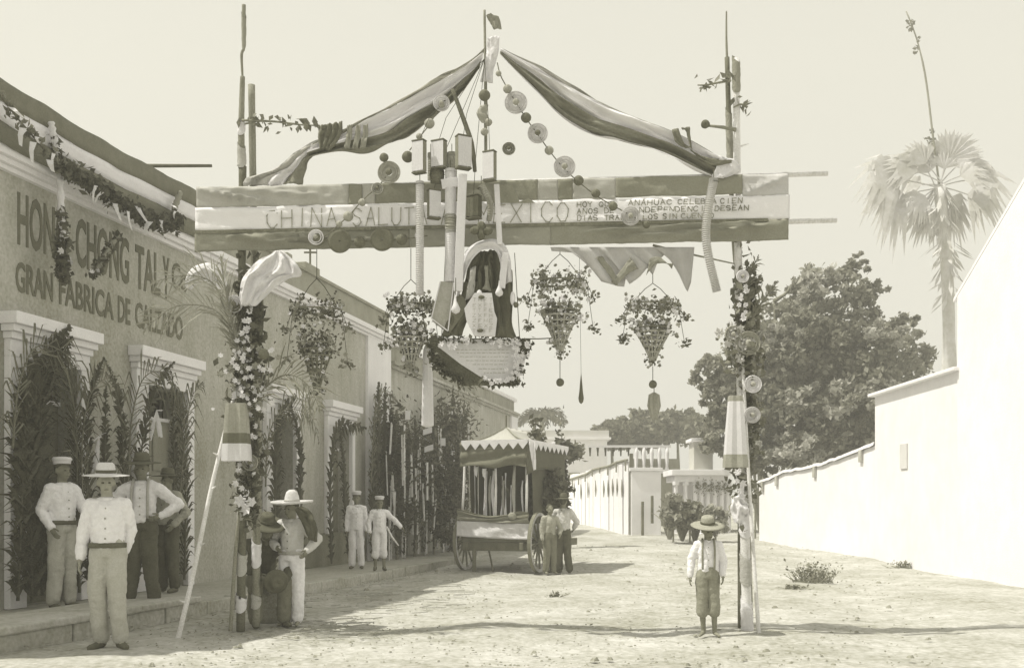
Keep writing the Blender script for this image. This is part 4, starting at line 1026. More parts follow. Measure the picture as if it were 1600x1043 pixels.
flower_bunch([P(818-14*u+random.gauss(0,6), 536+58*u, 10.50) for u in [random.random() for _ in range(34)]] + [P(720+random.random()*90, 534+random.gauss(0,3), 10.50) for _ in range(20)] + [P(755+random.random()*45, 594+random.gauss(0,3), 10.50) for _ in range(12)] + [P(700+random.gauss(0,8), 540+random.gauss(0,4),10.5) for _ in range(9)], .030, sg)
MB().tube([P(815,529,10.55), P(842,529,10.6), P(862,528,10.7)], .006, 5).build('guy_wire', iron, sg)
for px in (690, 812): MB().tube([P(px,530,10.56), P(px+ (6 if px<700 else -8),395,10.8)], .004, 4).build('hanging_wire', iron, sg)
# ---- hanging flower baskets
def basket(cx, top, bot, wt, label, Y=11.15, tiers=2, dark=.5, bits=True, pend=None, seed=0):
    random.seed(seed); h = bot-top; t = thing('flower_basket', P(cx, bot, Y), label, 'flower basket', 'flower baskets hanging along the arch')
    k = Y/1600
    ringz = top+h*.12
    M = None
    def ring(py, rpx, nm='hoop'):
        mb = MB(); c = P(cx, py, Y); pts = [c+V((math.cos(a)*rpx*k, math.sin(a)*rpx*k*.7, 0)) for a in [2*math.pi*i/24 for i in range(25)]]
        mb.tube(pts, .008, 6).build(nm, wood_mid, t)
    ring(ringz, wt/2); ring(top+h*.45, wt*.36)
    # wicker cone
    c = P(cx, bot, Y); H_ = h*k
    wk = mat('wicker_dark', .2, .35, 22, bump=.5) if dark > .6 else mat('wicker_pale', .44, .3, 22, bump=.5)
    for q in range(14):
        a = 2*math.pi*q/14
        MB().tube([c+V((math.cos(a)*(.05+.27*u**1.2)*wt*k, math.sin(a)*(.05+.27*u**1.2)*wt*k, H_*(.08+.40*u))) for u in (0, .25, .5, .75, 1)], .009, 5).build('wicker_rib', wk, t)
    for u in (.1, .3, .5, .7, .85, 1):
        r_ = (.05+.27*u**1.2)*wt*k; MB().tube([c+V((math.cos(a)*r_, math.sin(a)*r_, H_*(.08+.40*u))) for a in [2*math.pi*q/20 for q in range(21)]], .010, 5).build('wicker_hoop', wk, t)
    for sx in (-1, 1): MB().tube([P(cx+sx*wt*.45, ringz, Y), P(cx+sx*wt*.15, top-h*.12, Y), P(cx, top-h*.2, Y)], .004, 4).build('wire', iron, t)
    MB().tube([P(cx, top-h*.2, Y), P(cx, 388, Y-.2)], .004, 4).build('hanging_wire', iron, t)
    pts = []; fl = []
    for _ in range(900):
        a = random.uniform(0, 6.28); tier = random.random()
        if tier < .42: r_, z = wt*.5*random.uniform(.55,1.1), ringz+random.gauss(0, h*.07)
        elif tier < .8: r_, z = wt*.36*random.uniform(.3,1.1), top+h*.45+random.gauss(0, h*.08)
        elif tier < .88: r_, z = wt*.5*random.uniform(.9,1.1), top+h*random.uniform(.15,.6)
        else: r_, z = wt*.22*random.random(), top+h*random.uniform(.55,1.0)
        pts.append(tuple(P(cx+r_*math.cos(a), z, Y+r_*k*math.sin(a)*.7)))
    v_, q_ = leaf_quads(np.array(pts), .030, 1.4); fast_mesh('leaves', v_, q_, leaf_d if dark > .45 else leaf_m, t, 'stuff')
    flower_bunch([V(random.choice(pts))+V((random.uniform(-.02,.02), -.05, random.uniform(-.02,.02))) for _ in range(int(90*(1.3-dark)))], .026, t)
    flower_bunch([V(random.choice(pts))+V((random.uniform(-.02,.02), -.04, random.uniform(-.02,.02))) for _ in range(120)], .026, t, 'grey_flowers', petal_g)
    if bits:
        for sx, py in ((-.62, .32), (.62, .3), (-.6, .62), (.62, .66)):
            p = P(cx+sx*wt, top+h*py, Y); 
            v_, q_ = leaf_quads(np.array([tuple(p+V((random.gauss(0,.035), random.gauss(0,.03), random.gauss(0,.03)))) for _ in range(26)]), .032); o_ = fast_mesh('side_sprig', v_, q_, leaf_m, t, 'stuff')
            MB().tube([p, P(cx+sx*wt*.8, ringz, Y)], .003, 4).build('wire', iron, t)
    if pend:
        MB().tube([P(cx, bot, Y), P(cx, pend, Y)], .004, 4).build('thread', iron, t); MB().ball(P(cx, pend, Y), 6.5*k, 14, 10, .08).build('paper_ball', paper_d, t)
    return t
basket(495, 466, 622, 78, 'dark leafy flower basket hanging in front of the grey shop wall', dark=.75, seed=1)
basket(642, 462, 590, 72, 'flower basket beside the tilted grey lantern, left of the verse board', dark=.5, seed=2)
basket(875, 424, 560, 84, 'two-tiered flower basket hanging just right of the verse board', dark=.25, pend=597, seed=3)
basket(1020, 464, 572, 80, 'rightmost flower basket with side sprigs over the far trees', dark=.4, pend=600, seed=4)
random.seed(5)
tn = thing('paper_tassel', P(1023,640,11.15), 'pale paper tassel dangling under the rightmost flower basket', 'tassel'); MB().lathe([(.005,.0),(.06,-.03),(.075,-.15),(.045,-.25),(.03,-.3)], P(1022,612,11.15), 16, rib=.25).build('fringe', paper_g, tn); MB().tube([P(1022,600,11.15),P(1022,614,11.15)], .004, 4).build('thread', iron, tn)
tn = thing('feather_pendant', P(908,630,11.1), 'dark spindle-shaped pendant hanging right of the two-tiered basket', 'pendant'); MB().lathe([(.002,0),(.012,-.1),(.02,-.2),(.03,-.27),(.022,-.31),(.003,-.33)], P(908,583,11.1), 10).build('spindle', paper_d, tn, smooth=True); MB().tube([P(908,583,11.1),P(905,389,10.95)], .002, 4).build('thread', iron, tn)

# ---- cloths around the posts
o = sheet([(428,392),(400,408),(380,430),(374,455),(376,478)], [(440,392),(464,412),(470,430),(440,440),(400,478)], AY-.25, cl_white, 'white_cloth', None, folds=3, amp=.03, rows=30, cols=30, seed=4); tag(o, 'big white cloth gathered under the left end of the banner', 'cloth')
o = sheet([(290,450),(291,430),(302,416),(325,410),(345,420),(356,444)], [(298,452),(306,446),(318,442),(330,445),(342,452),(350,452)], AY-.3, cl_white, 'white_rosette_cloth', None, folds=1.5, amp=.03, rows=34, cols=14, seed=9); tag(o, 'scalloped white cloth bow beside the left post in front of the lettering', 'cloth')
tk = thing('torn_valance', P(985, 390, AY-.1), 'pale torn cloth with ragged lower edge hanging under the banner at right', 'valance')
low = [(862,392),(900,395),(925,420),(940,440),(975,449),(979,430),(984,444),(1000,432),(1015,414),(1020,430),(1028,408),(1040,396),(1052,412),(1062,430),(1074,457),(1080,440),(1084,396)]
n_ = len(low); rows = [[], []]
rows = [[P(860+(1085-860)*i/59, 386, AY-.12+.02*math.sin(i*.8)) for i in range(60)]]
for q in range(1, 9):
    r_ = []
    for i in range(60):
        u = i/59*(n_-1); k = min(n_-2, int(u)); f = u-k; lx = low[k][0]*(1-f)+low[k+1][0]*f; ly = low[k][1]*(1-f)+low[k+1][1]*f
        tx = 860+(1085-860)*i/59; v = q/8; r_.append(P(tx*(1-v)+lx*v, 386*(1-v)+ly*v, AY-.12+.02*math.sin(i*.8+v)))
    rows.append(r_)
MB().grid(rows).build('cloth', mat('gauze', .62, .08, 7, trans=.35), tk, smooth=True, solid=.003)
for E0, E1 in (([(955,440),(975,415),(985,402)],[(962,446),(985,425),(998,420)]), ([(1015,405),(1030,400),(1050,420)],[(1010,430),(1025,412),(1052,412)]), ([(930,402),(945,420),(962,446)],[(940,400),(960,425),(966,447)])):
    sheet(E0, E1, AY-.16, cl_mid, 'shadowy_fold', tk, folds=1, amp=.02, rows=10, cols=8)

# ---- left post trimmings
def leaves_at(par, px, py, sx, sy, n, size, m_, Y, nm='leaves', sd=.08):
    pts = np.stack([rng.normal(px, sx, n), rng.normal(py, sy, n)], 1); ys_ = Y+rng.normal(0, sd, n)
    p3 = np.array([tuple(P(a, b, y)) for (a, b), y in zip(pts, ys_)]); v_, q_ = leaf_quads(p3, size); return fast_mesh(nm, v_, q_, m_, par, 'stuff')
fb_ = thing('flower_cluster', P(385, 630, AY-.15), 'large cluster of white paper flowers at mid height of the left post', 'flowers')
leaves_at(fb_, 388, 585, 15, 30, 420, .05, leaf_d, AY-.12)
flower_bunch([P(random.gauss(386,17), random.uniform(545,640), AY-.25+random.uniform(-.05,.05)) for _ in range(70)], .032, fb_, 'big_flowers')
flower_bunch([P(random.gauss(386,19), random.uniform(540,640), AY-.24) for _ in range(26)], .04, fb_, 'grey_flowers', petal_g)
tag(MB().ball(P(412,553,AY-.25), 8.5*K, 16, 12, .05).build('dark_ball', paper_d, smooth=True), 'glossy dark ball on the flower cluster of the left post', 'ball')
for i, (px, py, r_, m1, lab) in enumerate([(372,447,7,paper_d,'small dark rosette highest on the left post'),(366,475,13,paper_w,'white ringed rosette at shoulder of the left post under the white cloth'),(391,722,12,gm,'dark-hearted rosette below the striped lanterns on the left post')]):
    tag(rosette(None, P(px,py,AY-.2), r_*K, m1, paper_d), lab, 'rosette', 'rosettes fixed on the arch posts')
sp = thing('leaf_spray', P(395,500,AY-.1), 'dark leafy spray with white tags on the upper left post', 'leaves')
leaves_at(sp, 388, 500, 9, 38, 480, .06, leaf_d, AY-.1, sd=.05); flower_bunch([P(random.gauss(385,8), random.uniform(480,545), AY-.22) for _ in range(12)], .035, sp)
sheet([(396,470),(400,500),(404,545)], [(410,450),(412,500),(408,548)], AY-.05, cl_dark, 'dark_ribbon', sp, folds=2, amp=.03, rows=14, cols=6)
sp = thing('leaf_spray', P(390,800,AY-.1), 'leafy spray with white flower at chest height on the left post', 'leaves')
leaves_at(sp, 386, 700, 12, 45, 520, .05, leaf_d, AY-.05, sd=.07); leaves_at(sp, 388, 785, 8, 20, 160, .05, leaf_d, AY-.05)
flower_bunch([P(375,782,AY-.2), P(392,784,AY-.2), P(384,795,AY-.2)], .06, sp, 'big_flowers'); flower_bunch([P(random.gauss(388,9), random.uniform(640,775), AY-.2) for _ in range(22)], .04, sp)
def striped_lantern(px, y0, y1, w0, w1, label, bands, Y=AY-.3):
    t = thing('hanging_lantern', P(px, y1, Y), label, 'lantern', 'tapering lanterns on the arch posts'); k = Y/1600
    for (a, b, m_) in bands:
        ya, yb = y0+(y1-y0)*a, y0+(y1-y0)*b; wa, wb = w0+(w1-w0)*a, w0+(w1-w0)*b
        c0, c1 = P(px, ya, Y), P(px, yb, Y)
        mb = MB(); n_ = 4
        rows = []
        for c, w_ in ((c0, wa), (c0.lerp(c1,.5)+V((0,0,0)), (wa+wb)/2*1.02), (c1, wb)):
            q = w_*k/2; rows.append([c+V((x*q, y*q, 0)) for x, y in ((-1,-.6),(-.5,-.72),(0,-.6),(.5,-.72),(1,-.6),(1,.6),(-1,.6),(-1,-.6))])
        mb.grid(rows).build('band', m_, t)
    c = P(px, y0, Y); MB().tube([c, c+V((0,-.0,.12))], .004, 4).build('loop', iron, t)
striped_lantern(370, 630, 720, 30, 42, 'tapering lantern with dark middle band on the left post', [(0,.52,paper_g),(.52,.70,paper_d),(.70,1,paper_w)])
striped_lantern(1149, 618, 730, 20, 36, 'tall tapering white lantern on the right post', [(0,.08,paper_g),(.08,.82,paper_w),(.82,1,paper_g)])
# long pale fronds arching off the left post
for pts, lab, m_ in (([(372,560),(352,500),(320,478),(270,480),(225,515)], 'long pale palm frond arching left from the left post over the lettering', leaf_l),
    ([(372,550),(350,480),(330,440),(290,430),(240,440)], 'upper pale palm frond springing left from the left post', leaf_l),
    ([(378,560),(362,500),(350,440),(345,400)], 'upright thin pale frond beside the left post', leaf_l),
    ([(385,640),(420,600),(450,585),(480,600),(500,640)], 'thin dark frond arching right from the left post before the shutters', leaf_m)):
    frond([P(a,b,AY-.15-.1*i) for i, (a,b) in enumerate(pts)], lab, .42, 34, m_, sag=.35, group='palm fronds tied on the arch', width=.016, flat=(0,.2,1))
# ---- right post trimmings
sp = thing('flower_cluster', P(1165, 560, AY-.15), 'cluster of pale flowers and rosettes at mid height of the right post', 'flowers')
leaves_at(sp, 1160, 545, 14, 24, 260, .05, leaf_m, AY-.1); flower_bunch([P(random.gauss(1150,10), random.gauss(530,14), AY-.22) for _ in range(24)], .05, sp, 'big_flowers', mat('petal_pale', .6, .12, 9, trans=.2))
for px, py, r_, m1, lab in ((1169,536,18,paper_g,'large ringed rosette on the right post'),(1145,522,12,gm,'smaller grey rosette left of the large one on the right post'),(1160,432,9,paper_w,'small white rosette high on the right post'),(1176,600,13,paper_w,'pale rosette on the right flank of the right post by the tree'),(1175,648,12,MATS['tissue'],'pale rosette lower on the right flank of the right post')):
    tag(rosette(None, P(px,py,AY-.22), r_*K, m1, paper_g), lab, 'rosette', 'rosettes fixed on the arch posts')
sp = thing('leaf_spray', P(1165, 480, AY), 'upright dark leafy spray behind the upper right post', 'leaves'); leaves_at(sp, 1167, 480, 10, 38, 420, .06, leaf_m, AY-.02, sd=.06); flower_bunch([P(random.gauss(1163,6), random.uniform(440,500), AY-.2) for _ in range(10)], .035, sp)
sp = thing('leaf_spray', P(1165, 760, AY), 'dark leafy spray with white flowers on the lower right post', 'leaves'); leaves_at(sp, 1172, 640, 9, 50, 420, .05, leaf_m, AY-.02, sd=.06); leaves_at(sp, 1158, 760, 9, 30, 160, .05, leaf_m, AY-.02); flower_bunch([P(random.gauss(1160,7), random.uniform(720,790), AY-.2) for _ in range(8)], .045, sp)
o = sheet([(1146,776),(1142,795),(1147,816)], [(1158,772),(1170,795),(1160,820)], AY-.3, cl_white, 'puffed_cloth', None, folds=1, amp=.06, rows=16, cols=10, seed=3); tag(o, 'puffed white cloth tied at chest height on the right post', 'cloth')
for pts, lab in (([(1165,520),(1185,480),(1215,440)], 'short frond springing right from the upper right post'), ([(1160,500),(1168,440),(1185,400)], 'upright frond rising beside the right post')):
    frond([P(a,b,AY-.12) for a,b in pts], lab, .16, 22, leaf_m, sag=.3, group='palm fronds tied on the arch', width=.016, flat=(1,.2,.3))

# ================================================================== SHOP FRONT GREENERY
gf = 'palm fronds leaned on the shop front'
def shop_frond(pts, lab, leaf, n, m_=leaf_d, off=.28, g=gf, width=.03):
    return frond([FX(a, b, off) for a, b in pts], lab, leaf*1.4, n, m_, sag=.55, group=g, width=width, flat=FP(1,0,0)-FP(0,0,0), stem_r=.02)
shop_frond([(50,938),(48,800),(46,680),(58,590),(108,512)], 'heaviest dark palm frond covering the left half of the nearest door', .40, 150, width=.05)
shop_frond([(28,938),(34,780),(40,650),(62,580),(100,530)], 'dark palm frond right at the outer jamb of the nearest door', .30, 110, width=.05)
shop_frond([(66,930),(62,800),(60,700),(72,610),(112,528)], 'third dark frond inside the nearest doorway', .34, 110, width=.05)
shop_frond([(124,925),(122,800),(116,680),(112,600),(98,528)], 'dark frond on the right jamb of the nearest door', .22, 80)
shop_frond([(140,915),(136,780),(138,660),(148,600),(163,560)], 'left frond of the pair on the wall between the two doors', .22, 100, width=.04)
shop_frond([(190,915),(194,780),(190,670),(182,610),(164,562)], 'right frond of the pair on the wall between the two doors', .22, 100, width=.04)
shop_frond([(165,915),(163,800),(164,700),(166,600)], 'straight middle frond between the first two doors', .17, 90, width=.04)
shop_frond([(214,910),(216,770),(226,670),(246,605),(272,566)], 'dark frond on the left jamb of the second door', .24, 90, width=.04)
shop_frond([(288,905),(290,780),(286,690),(276,620),(254,572)], 'long-leaved frond right of the second door', .30, 90)
shop_frond([(274,905),(272,800),(272,700),(268,600)], 'narrow frond inside the right jamb of the second door', .18, 70, width=.04)
shop_frond([(428,895),(430,790),(432,710),(440,650),(462,618)], 'dark frond on the left side of the first shutter window', .30, 90, width=.05)
shop_frond([(472,885),(470,790),(468,700),(458,650),(446,625)], 'dark frond on the right side of the first shutter window', .24, 80, width=.05)
shop_frond([(518,880),(516,790),(520,710),(532,665),(572,668)], 'frond bending right over the second shutter window', .24, 80, width=.05)
shop_frond([(545,870),(540,790),(536,720),(530,655)], 'frond inside the second shutter window', .24, 70, width=.05)
for i, (px, top, l_) in enumerate([(590,598,.42),(600,606,.42),(608,640,.3),(584,640,.3)]):
    shop_frond([(px,875),(px-2,790),(px+1,700),(px+2,top)], ['tallest dark frond before the white pilaster','second tall frond before the white pilaster','right-hand frond before the white pilaster','left-hand frond before the white pilaster'][i], l_, 100, width=.06)
gl = 'leafy props standing along the further house'
for i, (px, top, wd) in enumerate([(620,640,.18),(632,690,.16),(648,670,.22),(664,700,.22),(678,650,.24),(692,672,.26),(706,620,.28),(718,640,.28),(700,720,.3)]):
    a = FX(px, 868-.11*(px-620), .5); a.z = .15; b = FX(px+random.uniform(-3,3), top, .5)
    t = thing('leafy_prop', a, ['leafy prop nearest the white pilaster','second thin leafy prop of the further house','third leafy prop with pale stalks','leafy prop under the white hanging cone','tall leafy prop right of the white cone','broad leafy prop in mid row','tallest dark leafy prop near the cart','dark leafy prop next to the cart canopy','low dense leafy prop by the cart drawbar'][i], 'greenery', gl)
    MB().tube(resample([a, a.lerp(b,.5)+V((random.uniform(-.05,.05),0,0)), b], 10), .035, 6).build('stalk', wood_pale if i % 2 else wood_mid, t, smooth=True)
    leafy_line([a+V((0,0,.9)), a.lerp(b,.5), a.lerp(b,.75), b], 800, wd, .06, leaf_d, 'leaves', t, elong=3.0)
    frond([a, a.lerp(b,.5)+V((.05,-.05,0)), b+V((random.uniform(-.2,.2),-.1,.3))], '', wd*1.9, 54, leaf_d, parent=t, width=.06, flat=FP(1,0,0)-FP(0,0,0))
    for k in range(9):
        c = a.lerp(b, random.uniform(.35,.95))+V((random.uniform(-.3,.3),-.3,0)); MB().tube([c, c+V((random.uniform(-.06,.06), -.08, -random.uniform(.7,1.4)))], random.uniform(.014,.03), 5).build('pale_stalk', wood_pale, t)
for px, py, w_, h_, lab in ((637,648,8,14,'small square white flag high among the leafy props'),(668,673,14,9,'upper tilted white pennant beside the leafy props'),(670,700,14,9,'lower tilted white pennant beside the leafy props'),(692,690,8,12,'round white paper tag among the dark leafy props'),(708,712,5,16,'narrow white pennant closest to the cart'),(699,855,8,8,'white paper tag low by the cart')):
    c = FX(px, py, 1.0); k = c.y/1600; tl = .3 if w_ > 10 else 0
    q = [c+V((-w_*k/2, 0, -h_*k/2-tl*w_*k*.5)), c+V((w_*k/2, .02, -h_*k/2+tl*w_*k*.5)), c+V((w_*k/2, 0, h_*k/2+tl*w_*k*.5)), c+V((-w_*k/2, .02, h_*k/2-tl*w_*k*.5))]
    tag(MB().prism(q, (0,.01,0)).build('paper_flag', cl_white), lab, 'flag', 'white flags among the leafy props')
hc = thing('hanging_cone', P(668,668,11.3), 'long white tapering paper cone hanging in front of the leafy props', 'streamer')
MB().lathe([(.030, 0),(.05,-.05),(.062,-.5),(.070,-.88),(.02,-.9)], P(668,540,11.3), 18, rib=.05).build('cone', paper_w, hc); MB().tube([P(668,540,11.3), P(656,460,10.6)], .004, 4).build('thread', iron, hc)

for pts, lab, m_ in (([(20,700),(30,600),(60,540),(110,560),(135,620)], 'loose frond arching right across the top of the nearest doorway', leaf_m),
    ([(120,760),(118,660),(105,590),(70,570),(45,610)], 'loose frond arching left inside the nearest doorway', leaf_d),
    ([(200,760),(205,660),(225,590),(262,585),(290,640)], 'loose frond arching right over the second door', leaf_m),
    ([(280,780),(290,680),(300,620),(318,600)], 'loose frond leaning right off the second door', leaf_m),
    ([(130,800),(128,700),(140,620),(170,590),(196,620)], 'loose frond arching between the two doors', leaf_m),
    ([(415,760),(420,680),(445,640),(485,650),(498,690)], 'loose frond arching over the first shutter window', leaf_m),
    ([(580,760),(585,660),(600,610),(620,625)], 'loose frond arching right before the white pilaster', leaf_m)):
    frond([FX(a, b, .42) for a, b in pts], lab, .5, 40, m_, sag=.9, group=gf, width=.022, flat=FP(1,0,0)-FP(0,0,0), stem_r=.014)
lm = thing('leafy_heap', FX(700, 868, 1.2), 'dark heap of cut leaves piled beside the left end of the cart', 'greenery')
crown('leaves', [(FX(704, 820, 1.1), (.45,.4,.6)), (FX(696, 760, .9), (.45,.35,.8)), (FX(712, 700, .8), (.4,.3,.8))], 4200, .07, leaf_d, lm, clump=.3)
# rag and leaf garland over the cornice
rgd = thing('leaf_garland', FX(160, 290, .45), 'ragged garland of leaves and white paper slung below the shop roof edge', 'garland')
gp = [FX(a, b, .42) for a, b in ((-10,135),(22,178),(45,205),(70,235),(98,262),(130,280),(150,288),(180,312),(215,332),(250,350),(280,345),(270,318))]
MB().tube(resample(gp, 40), .01, 5).build('cord', wood_dark, rgd)
leafy_line(gp[4:-1], 1300, .055, .05, leaf_d, 'leaves', rgd); leafy_line(gp[:5], 130, .04, .05, leaf_m, 'sparse_leaves', rgd)
for px, py in ((18,168),(36,200),(52,222),(58,214),(84,240),(78,250),(150,290),(160,300),(180,318),(200,330),(214,322),(234,346),(252,344),(274,330),(268,320)):
    c = FX(px, py, .5); e = V((random.uniform(-.10,.14), 0, -random.uniform(.05,.24))); q = V((random.uniform(.01,.045),.02,0))
    MB().grid([[c-q, c+q], [c-q*.7+e*.5+V((0,-.03,0)), c+q*.9+e*.5+V((0,-.05,0))], [c-q*.4+e, c+q*.5+e*1.1]]).build('white_rag', cl_white, rgd, solid=.004)
for k, (pts, lab) in enumerate([([(94,278),(96,330),(98,370),(92,400)], 'long white and dark hanging rope over the word Hong'), ([(186,368),(168,392),(150,425),(140,432)], 'dark sash of leaves hanging diagonally over the word Chong'), ([(80,190),(84,215),(90,245)], 'short string hanging at the near roof bunting'), ([(282,300),(272,330),(276,350)], 'rag knot at the far end of the roof bunting')]):
    pp = [FX(a, b, .3) for a, b in pts]; t = thing('wall_garland', pp[-1], lab, 'sash', 'sashes hanging on the shop wall')
    MB().tube(resample(pp, 14), [.03,.045,.03,.05,.035,.05,.03,.05,.035,.04,.03,.03,.02,.01], 7).build('twisted_cloth', cl_white if k in (0,2) else cl_mid, t, smooth=True)
    leafy_line(pp[1:] if k != 1 else pp, 200 if k < 2 else 50, .03, .045, leaf_d, 'leaves', t)
    if k < 2: flower_bunch([pp[-1]+V((.05,-.05,.05)), pp[2]+V((.05,-.05,0))], .04, t)
t = thing('wall_garland', FX(98,430,.3), 'dark leafy bunch hanging below the word Hong, over Gran Fabrica', 'sash', 'sashes hanging on the shop wall'); leafy_line([FX(98,375,.3), FX(95,400,.3), FX(99,435,.3)], 330, .04, .05, leaf_d, 'leaves', t); flower_bunch([FX(108,405,.35), FX(112,410,.35)], .04, t)
for px, py, lab in ((155,680,'white paper flowers on the wall fronds between the doors'),(245,640,'white cloth bow at the second door')):
    c = FX(px, py, .34); t = thing('paper_bow', c, lab, 'bow', 'white bows among the door fronds')
    for k in range(6):
        d = V((random.uniform(-.10,.10), -.03, random.uniform(-.5,.05))); q = V((.022,.01,.01)); MB().grid([[c-q*.3, c+q*.3], [c-q+d*.6, c+q+d*.6], [c-q*.5+d, c+q*.6+d]]).build('ribbon', cl_white, t, solid=.003)
# ================================================================== PEOPLE
def remesh(mb, voxel, wrinkle=0.0, wf=14.0, smooth=1, cut=None):
    me = bpy.data.meshes.new('tmp'); me.from_pydata([tuple(p) for p in mb.v], [], mb.f); me.update()
    o = bpy.data.objects.new('tmp', me); COL.objects.link(o)
    k = o.modifiers.new('r', 'REMESH'); k.mode = 'VOXEL'; k.voxel_size = voxel; k.use_smooth_shade = True
    if smooth: k = o.modifiers.new('s', 'SMOOTH'); k.iterations = smooth; k.factor = .5
    bpy.context.view_layer.update()
    me2 = bpy.data.meshes.new_from_object(o.evaluated_get(bpy.context.evaluated_depsgraph_get()))
    vs = [v.co.copy() for v in me2.vertices]; ns = [v.normal.copy() for v in me2.vertices]; f = [tuple(p.vertices) for p in me2.polygons]
    bpy.data.objects.remove(o); bpy.data.meshes.remove(me); bpy.data.meshes.remove(me2)
    if wrinkle:
        for i, p in enumerate(vs):
            q = noise.noise(V((p.x*wf*1.3, p.y*wf*1.3, p.z*wf*.55))) + .5*noise.noise(V((p.x*wf*2.2+9, p.y*wf*2.2, p.z*wf*2.6)))
            vs[i] = p + ns[i]*(q+.45)*wrinkle
    out = MB(); out.v = vs; out.f = f
    return out

def person(x, y, z, rot, H, label, pose=None, shirt=None, trousers=None, skin_mat=None, hat=None, hatm=None, shorts=False, shoes=None, belt=None, bib=None, fat=1.0, hs=1.0, tilt=(0,0), vox=.014, group=None, sleeves=1.0, skirt_hem=0.0, loose=1.0, hair=True, name='person'):
    """local frame: feet at the origin, facing -Y, the person's right hand on the -X side"""
    k = H/1.7
    t = thing(name, (x, y, z), label, 'person', group, local=True, rz=rot)
    J = dict(head=(0,-.015,1.585), neck=(0,.0,1.44), chest=(0,0,1.27), waist=(0,0,1.08), pelvis=(0,0,.94),
        shR=(-.150,.0,1.368), shL=(.150,.0,1.368), elR=(-.205,.015,1.11), elL=(.205,.015,1.11), wrR=(-.215,-.04,.86), wrL=(.215,-.04,.86),
        hiR=(-.078,0,.90), hiL=(.078,0,.90), knR=(-.088,-.015,.50), knL=(.088,-.015,.50), anR=(-.10,.02,.08), anL=(.11,.02,.08),
        toR=(-.13,-.13,.03), toL=(.13,-.13,.03), hdR=None, hdL=None)
    if pose: J.update(pose)
    J = {a: (V(b)*k if b is not None else None) for a, b in J.items()}
    sk = skin_mat or skin
    # body: one continuous skin
    b = MB(); hd = J['head']; h_ = k*hs
    tl = Matrix.Rotation(tilt[0], 3, 'X') @ Matrix.Rotation(tilt[1], 3, 'Z')
    def HB(c, r, n=14, m=10):
        mm = MB().ball((0,0,0), [q*h_ for q in r], n, m); c = V(c)*h_
        b.add([hd + tl @ (p + c) for p in mm.v], mm.f)
    HB((0,.015,.03), (.075,.092,.095)); HB((0,-.03,-.045), (.056,.062,.068)); HB((0,-.062,-.085), (.026,.022,.022)); HB((0,-.098,-.015), (.013,.02,.026)); HB((0,-.078,.02), (.05,.018,.014))
    HB((-.077,.012,-.01), (.012,.02,.03)); HB((.077,.012,-.01), (.012,.02,.03)); HB((0,-.088,-.062), (.022,.012,.010)); HB((-.032,-.075,-.035),(.02,.015,.02)); HB((.032,-.075,-.035),(.02,.015,.02))
    b.capsule(hd+tl @ V((0,.02*k,-.05*k)), J['neck'] - V((0,0,.03*k)), .05*k, .058*k)
    sp = [J['pelvis']-V((0,0,.04*k)), J['pelvis']+V((0,0,.04*k)), J['waist'], J['chest'], J['chest'].lerp(J['neck'], .55), J['neck'].lerp(J['chest'], .12)]
    lat = (J['shL']-J['shR']).normalized()
    b.tube(sp, [.12*k, .135*k, .11*k, .132*k, .125*k, .065*k], 16, ry=[.09*k, .095*k, .085*k, .10*k, .085*k, .055*k], side=lat)
    for s_ in 'RL':
        b.capsule(J['neck'].lerp(J['sh'+s_], .3)-V((0,0,.03*k)), J['sh'+s_], .055*k, .058*k)
        b.capsule(J['sh'+s_], J['el'+s_], .052*k, .040*k); b.capsule(J['el'+s_], J['wr'+s_], .040*k, .026*k)
        b.capsule(J['pelvis'].lerp(J['hi'+s_], .8), J['kn'+s_], .088*k, .058*k); b.capsule(J['kn'+s_], J['an'+s_], .056*k, .036*k)
        b.capsule(J['an'+s_]-V((0,0,.02*k)), J['to'+s_], .038*k, .026*k, fy=.8)
    body = remesh(b, vox*k if k > .8 else vox*.85)
    # hands: palm, four fingers, thumb; rooted in the forearm
    for s_ in 'RL':
        w_ = J['wr'+s_]; fd0 = (w_-J['el'+s_]).normalized() if J['hd'+s_] is None else (J['hd'+s_]-w_).normalized()
        inn = V((1 if s_ == 'R' else -1, 0, 0)); inn = (inn-fd0*inn.dot(fd0)).normalized(); wd = fd0.cross(inn).normalized()
        if wd.y > 0: wd = -wd      # the thumb side forward
        pc = w_+fd0*.045*k
        hb = MB(); hb.capsule(w_-fd0*.03*k, w_+fd0*.02*k, .024*k, .027*k, 10)
        hb.tube([w_, w_+fd0*.04*k, w_+fd0*.085*k], [.026*k,.036*k,.034*k], 10, ry=[.020*k,.017*k,.012*k], side=wd)
        for q, ln in ((-1.5,.062),(-.5,.076),(.5,.082),(1.5,.074)):
            r0 = w_+fd0*.07*k+wd*q*.0175*k; c1 = r0+fd0*ln*.55*k+inn*.006*k; c2 = c1+fd0*ln*.38*k+inn*.022*k
            hb.tube([r0, c1, c2], [.0088*k,.0082*k,.006*k], 6)
        r0 = w_+fd0*.02*k+wd*.028*k; hb.tube([r0, r0+fd0*.03*k+wd*.022*k+inn*.008*k, r0+fd0*.062*k+wd*.026*k+inn*.02*k], [.012*k,.010*k,.0075*k], 6)
        n0 = len(body.v); body.v += hb.v; body.f += [tuple(n0+i for i in f) for f in hb.f]
    body.build('body', sk, t, smooth=True)
    e = MB()
    for sx in (-1, 1):
        mm = MB().ball((0,0,0), (.014*h_,.008*h_,.008*h_), 8, 6); e = MB(); e.add([hd + tl @ (p+V((sx*.030,-.088,.002))*h_) for p in mm.v], mm.f); e.build('eye', hair_m, t, smooth=True)
    mm = MB().box((-.022*h_,-.103*h_,-.066*h_), (.022*h_,-.098*h_,-.061*h_)); e = MB(); e.add([hd + tl @ p for p in mm.v], mm.f); e.build('mouth', leather, t)
